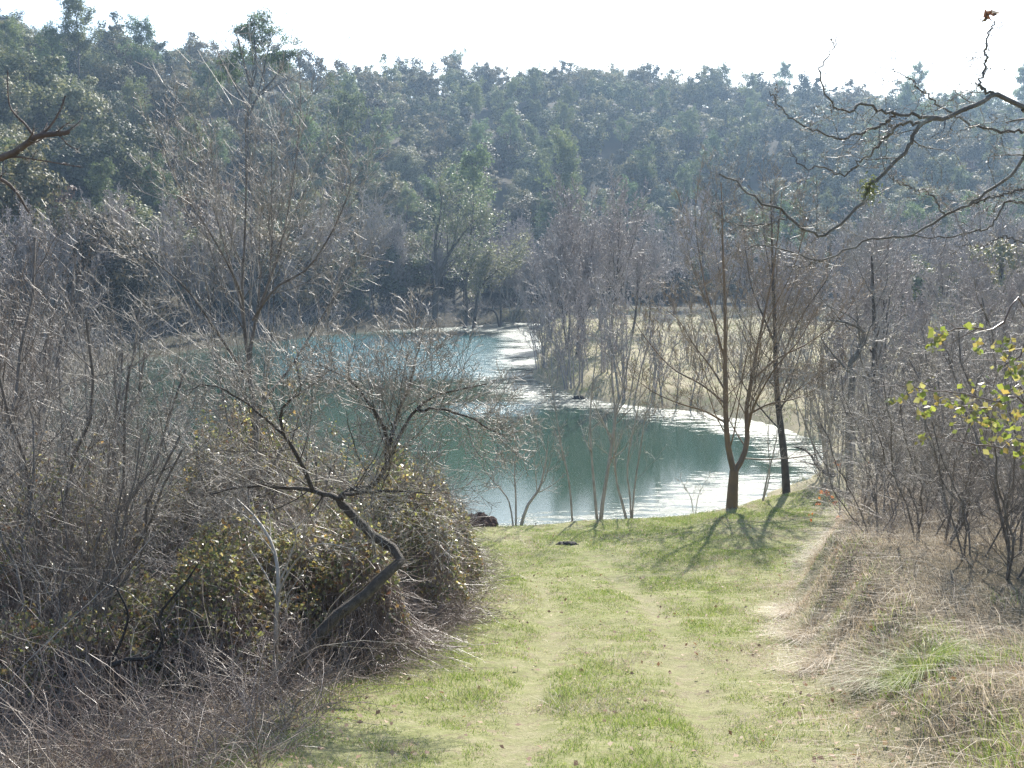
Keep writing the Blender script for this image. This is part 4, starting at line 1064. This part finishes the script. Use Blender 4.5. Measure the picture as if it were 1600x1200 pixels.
bl1 = base(1415, 24.0); YL = 24.0
traced("lichened_tree", "gnarled lichened tree with a curved trunk hooked over to the left, on the right bank", "tree", bl1,
       [[bl1 - [0, 0, .2]] + px(YL, [(1408, 740), (1405, 715), (1416, 690), (1415, 665), (1398, 648), (1385, 640), (1362, 636)]),
        px(YL, [(1416, 690), (1425, 660), (1440, 630), (1432, 600), (1440, 575), (1442, 560)]),
        px(YL, [(1438, 600), (1470, 590), (1500, 600), (1530, 612)])],
       [(0.11, 0.035), (0.07, 0.02), (0.035, 0.01)], 0.004, 'twig', 'lichen', counts=(9, 6, 5, 3), ang=(45, 42, 42, 42), lr=(0.5, 0.42, 0.42, .5), up=0.04, wig=0.2, t0=0.3, jit=0.02)
bl2 = base(1455, 22.0); YL = 22.0
traced("lichened_tree", "stout lichened trunk with a pointed broken top, right of the hooked one", "tree", bl2,
       [[bl2 - [0, 0, .2]] + px(YL, [(1452, 760), (1445, 710), (1432, 670), (1434, 630), (1440, 600), (1442, 550)]),
        px(YL, [(1432, 670), (1455, 645), (1490, 640), (1520, 655)]),
        px(YL, [(1440, 600), (1475, 605), (1500, 595), (1560, 580)])],
       [(0.15, 0.02), (0.05, 0.01), (0.04, 0.01)], 0.004, 'twig', 'lichen', counts=(9, 6, 5, 3), ang=(48, 42, 42, 42), lr=(0.4, 0.42, 0.42, .5), up=0.02, wig=0.2, t0=0.3, jit=0.02)
bl3 = base(1330, 30.0)
traced("lichened_tree", "thin lichened tree with a flat hooked top, left of the pale meadow tree", "tree", bl3,
       [[bl3 - [0, 0, .2]] + px(30, [(1325, 660), (1333, 600), (1328, 570), (1345, 540), (1348, 515), (1320, 502), (1292, 500)]),
        px(30, [(1328, 575), (1350, 590), (1375, 590)])],
       [(0.12, 0.02), (0.04, 0.012)], 0.005, 'twig', 'lichen', counts=(10, 6, 5, 3), ang=(45, 42, 42, 42), lr=(0.3, 0.42, 0.42, .5), up=0.06, wig=0.18, t0=0.3, jit=0.02)
bl4 = base(1372, 36.0)
traced("field_tree", "dark straight trunk at the meadow edge behind the hooked lichened tree", "tree", bl4,
       [[bl4 - [0, 0, .2]] + px(36, [(1369, 660), (1366, 600), (1367, 540), (1365, 480), (1362, 400)])],
       [(0.16, 0.03)], 0.007, 'twigpale', 'trunk', counts=(12, 8, 6, 4), ang=(45, 40, 40, 40), lr=(0.4, 0.42, 0.42, .5), up=0.1, wig=0.12, t0=0.3)
# low driftwood branch over the cove end
b6 = base(1300, 30.3)
traced("dead_branch", "dark crooked dead branch arched over the water at the cove's right end", "dead branch", b6,
       [px(30.3, [(1305, 742), (1290, 740), (1275, 725), (1268, 712), (1255, 702), (1240, 698)])], [(0.07, 0.015)], 0.004, 'twig', 'charred', counts=(5, 3, 2), lr=(.3, .4, .4), ang=(45, 42, 42), up=0.02)
b7 = base(1312, 22.5)
r7, T7, R7, l7 = traced("orange_leaved_branch", "low dark branch carrying a few withered orange leaves at the lawn corner", "branch", b7,
       [px(22.5, [(1330, 800), (1322, 775), (1305, 765), (1282, 757)]), px(22.5, [(1315, 850), (1312, 800), (1312, 740), (1318, 690), (1316, 640)])], [(0.05, 0.03), (0.02, 0.006)], 0.003, 'twig', 'lichen', counts=(7, 4, 3), lr=(.3, .4, .4), ang=(45, 42, 42), up=0.03)
oc = np.concatenate([np.array([at(u_, v_, 22.4) - b7 + rng.normal(size=3) * .05 for _ in range(n_)]) for u_, v_, n_ in [(1293, 770, 12), (1278, 785, 9), (1302, 782, 8), (1268, 806, 4), (1310, 722, 6), (1307, 812, 5), (1356, 728, 3)]])
make("withered_leaves", [cards(oc, 0.1, asp=.6)], M['orange'], r7)

# oak reaching in from the right: traced limbs
def c2(pts, Y, dy=0.0):
    return [at(800 + a / 2, b_ / 2, Y + dy * i) for i, (a, b_) in enumerate(pts)]
bo = base(2080, 8.6); YO = 8.2
A = [(1600, 335), (1520, 292), (1470, 320), (1400, 345), (1340, 370), (1280, 388), (1250, 430), (1240, 470), (1200, 505), (1150, 550), (1115, 585), (1105, 620), (1070, 660), (1010, 710), (970, 738), (920, 720), (870, 680), (840, 650), (780, 635), (740, 600), (700, 570), (650, 545)]
stems = [[bo - [0, 0, .3], bo + [0, 0, 1.5], bo + [-0.15, 0, 3.0], bo + [-.3, 0, 4.4], bo + [-.2, .2, 5.8]],
         [bo + [-.25, 0, 3.9], at(1900, 250, YO), at(1720, 215, YO)] + c2(A[:1], YO),
         c2(A, YO),
         c2([(1280, 388), (1230, 382), (1180, 420), (1140, 460), (1080, 510), (1040, 545), (960, 525), (900, 515), (870, 458)], YO, .03),
         c2([(1340, 370), (1260, 362), (1170, 350), (1100, 322), (1060, 350), (1000, 318), (958, 235), (985, 180), (1015, 115)], YO, -.03),
         c2([(1200, 352), (1170, 380), (1120, 405), (1040, 430), (960, 415), (880, 375), (830, 330), (805, 285)], YO, .04),
         c2([(1600, 412), (1500, 405), (1400, 370), (1300, 300), (1230, 240), (1145, 208)], YO + .3, .03),
         c2([(1505, 295), (1465, 268), (1482, 200), (1478, 140), (1508, 70)], YO, 0),
         [bo + [-.2, 0, 3.2], at(1850, 300, YO + .5), at(1700, 245, YO + .5)] + c2([(1600, 490)], YO + .5),
         c2([(1600, 490), (1550, 560), (1480, 600), (1430, 640), (1350, 670), (1280, 720), (1200, 740), (1120, 752), (1050, 780), (970, 810), (900, 798), (850, 780), (770, 765), (725, 780)], YO + .5, .02),
         [at(1700, 245, YO + .5), at(1650, 300, YO + .7)] + c2([(1600, 632), (1540, 635), (1500, 700), (1440, 722), (1350, 745), (1250, 738)], YO + .7),
         c2([(870, 680), (800, 700), (720, 705), (665, 690), (635, 660)], YO, .02),
         c2([(1350, 670), (1310, 610), (1250, 590), (1190, 560), (1160, 520)], YO + .5, .02),
         c2([(1600, 590), (1560, 600), (1480, 625), (1430, 640)], YO + .6),
         c2([(970, 810), (910, 835), (850, 832)], YO + .7), c2([(1600, 760), (1540, 740), (1470, 770), (1380, 765)], YO + .6)]
radii = [(0.17, 0.07), (0.07, 0.034), (0.032, 0.007), (0.014, 0.004), (0.014, 0.003), (0.013, 0.004), (0.012, 0.003), (0.011, 0.0055), (0.055, 0.022), (0.022, 0.004),
         (0.02, 0.005), (0.007, 0.003), (0.008, 0.003), (0.009, 0.007), (0.005, 0.003), (0.008, 0.003)]
radii = [(a * (.58 if a > .016 else 0.95), c) for a, c in radii]
ro, To, Ro, lo = traced("overhanging_oak", "leafless oak limbs with knobbly twigs reaching in across the sky from the right edge", "tree", bo, stems, radii, 0.0018, 'twig', 'lichen',
                        counts=(12, 4, 2), ang=(50, 48, 48), lr=(0.19, 0.6, 0.55), up=0.04, wig=0.22, t0=0.05, rr=(0.35, 0.6, 0.7), m=44, jit=0.009)
# buds as small knobs at twig ends
e = np.concatenate([l[0][:, -1] for l in lo]); e = e[rng.random(len(e)) < 0.45]
make("buds", [cards(e, 0.014, asp=0.6, fold=.6), cards(e, 0.014, asp=0.6, fold=.6)], M['twigp'], ro)
lf = np.array([at(1546, 25, YO) - bo, at(1538, 30, YO) - bo, at(1553, 20, YO) - bo])
make("withered_leaf", [cards(np.repeat(lf, 3, 0) + rng.normal(size=(9, 3)) * .012, 0.075, asp=.6, fold=.5)], M['fleaf'], ro)
mo = at(800 + 1118 / 2, 590 / 2, YO) - bo
make("moss", [cards(mo + rng.normal(size=(300, 3)) * np.array([.035, .035, .045]), 0.03, asp=.3)], M['olive'], ro)

# yellow-green leafy sprays at the right edge
def spray(label, stems, clusters, Y, lsz=0.045, group="leafy sprays at the right edge"):
    b = base(1800, Y)
    r = thing("leafy_spray", tuple(b), label, "leafy stem", group)
    S = np.array([resample([b - b + np.array([0, 0, -.1]) if k == 0 else at(p[0], p[1], Y + (p[2] if len(p) > 2 else 0)) - b for k, p in enumerate([None] + s)], 20, .004) for s in stems])
    R = np.linspace(.007, .0025, 20)[None].repeat(len(S), 0)
    tw, tR = grow(S, R, 10, .35, 1, 45, .1, n=4, up=.03, wig=.2, rr=.6, rmin=.0015)
    make("stems", [tubes(S, R, 5), tubes(tw, tR, 3)], M['cane'], r)
    c = np.concatenate([np.array([at(u + rng.normal() * w_, v + rng.normal() * w_ * .8, Y + rng.normal() * .12) - b for _ in range(int(n_ * 2.4))]) for u, v, n_, w_ in clusters])
    make("leaves", [cards(c, lsz, asp=.72, fold=.18, bias=np.array([0, -.8, .4]))], M['yleaf'], r)
spray("uppermost spray of yellow-green leaves hanging in from the right edge", [[(1620, 515), (1560, 512), (1500, 513), (1470, 525), (1445, 540)], [(1640, 560), (1590, 560), (1560, 575)]],
      [(1468, 525, 10, 9), (1455, 540, 5, 6), (1522, 510, 3, 5), (1575, 545, 10, 12), (1580, 575, 9, 10), (1530, 535, 5, 9), (1598, 590, 5, 10)], 5.6)
spray("middle spray of yellow and orange leaves crossing in front of the meadow", [[(1620, 640), (1560, 628), (1500, 615), (1440, 608), (1400, 600)], [(1620, 660), (1540, 640), (1480, 632)]],
      [(1432, 612, 8, 11), (1395, 628, 5, 6), (1445, 643, 6, 7), (1490, 630, 14, 16), (1530, 640, 10, 16), (1570, 620, 12, 14), (1510, 655, 8, 12), (1545, 660, 7, 10), (1590, 650, 10, 12)], 6.2)
spray("lowest spray of yellow-green leaves at the right edge above the brushwood", [[(1620, 720), (1560, 700), (1500, 690), (1440, 675)]],
      [(1445, 685, 5, 6), (1550, 690, 12, 16), (1590, 700, 12, 14), (1570, 670, 12, 12), (1530, 600, 4, 10)], 6.6)
0 and bramble(1560, 9.8, 0.9, 0.9, 0.9, "dark green weedy bramble in the lower right corner", nc=160, nl=3500, yl=120, group=None, leaf=0.04)
0 and bramble(1640, 12.5, 0.8, 0.9, 0.8, "low olive-leaved bramble against the right edge", nc=140, nl=900, yl=60, group=None, leaf=0.04)
x, y, z = scatter(26000, (2.0, 5.5), (4.5, 9.8), lambda x, y: (x > xb(y) + .2) & (rng.random(len(x)) < .12 + 1.3 * vnoise(x, y, .5, 71)))
tag(make("bank_grass", [blades(np.stack([x, y, z], 1), rng.uniform(.08, .26, len(x)), np.full(len(x), .006), np.stack([.5 * rng.normal(size=len(x)) - .4, .5 * rng.normal(size=len(x)), 0 * x], 1), 3)], M['grass']),
    "longer fresh green grass in the lower right corner", "grass", kind="stuff")

# dry tussocks overhanging the edge of the right bank
TU = [(1245, 14.6, .26, "dry tussock nearest the wheel tracks on the edge of the right bank"), (1265, 12.6, .3, "dark-footed dry tussock drooping off the bank halfway along it"), (1300, 10.6, .34, "big dry tussock with a shadowed hollow under it, low on the right bank"),
      (1290, 16.8, .3, "dry tussock on the bank edge level with the bare grey bush"), (1380, 9.2, .3, "pale matted tussock in the lower right part of the lawn edge"), (1440, 8.2, .3, "green and straw tussock nearest the lower right corner"), (1320, 19.5, .3, "farthest dry tussock of the bank, by the twiggy bush")]
for u_, Y_, s_, l_ in TU:
    b_ = base(u_, Y_); K = 900
    a_ = rng.random(K) * 6.28; q_ = np.sqrt(rng.random(K)) * s_ * 0.8
    rt = np.stack([np.cos(a_) * q_, np.sin(a_) * q_, np.zeros(K)], 1); rt[:, 2] = land(rt[:, 0] + b_[0], rt[:, 1] + b_[1]) - b_[2] - .02
    ln_ = np.stack([np.cos(a_) * 1.0 - .3, np.sin(a_) * 1.0 - .2, -.45 + 0 * a_], 1) * rng.uniform(.4, 1.2, K)[:, None]
    o_ = make("tussock", [blades(rt, rng.uniform(.15, .5, K), rng.uniform(.003, .007, K), ln_, 3)], M['dgrass'] if "green and" not in l_ else M['grass'])
    o_.location = b_; tag(o_, l_, "tussock", "tussocks along the right bank")

# ------------------------------------------------------------------ the air
def haze():
    import bmesh
    bm = bmesh.new(); bmesh.ops.create_cube(bm, size=1)
    for v in bm.verts: v.co = (v.co.x * 1900, 600 + v.co.y * 2100, 75 + v.co.z * 160)
    me = bpy.data.meshes.new("haze"); bm.to_mesh(me); bm.free()
    m = bpy.data.materials.new("haze_air"); m.use_nodes = True
    nt = m.node_tree; nt.nodes.remove(nt.nodes["Principled BSDF"])
    v = N(nt, "ShaderNodeVolumePrincipled")
    v.inputs["Color"].default_value = (0.50, 0.72, 1.0, 1)
    v.inputs["Density"].default_value = 0.0005
    v.inputs["Anisotropy"].default_value = 0.35
    nt.links.new(v.outputs[0], nt.nodes["Material Output"].inputs["Volume"])
    me.materials.append(m)
    o = bpy.data.objects.new("haze", me); C.objects.link(o)
    tag(o, "thin bluish haze in the air before the hill", "haze", kind="stuff")
haze()
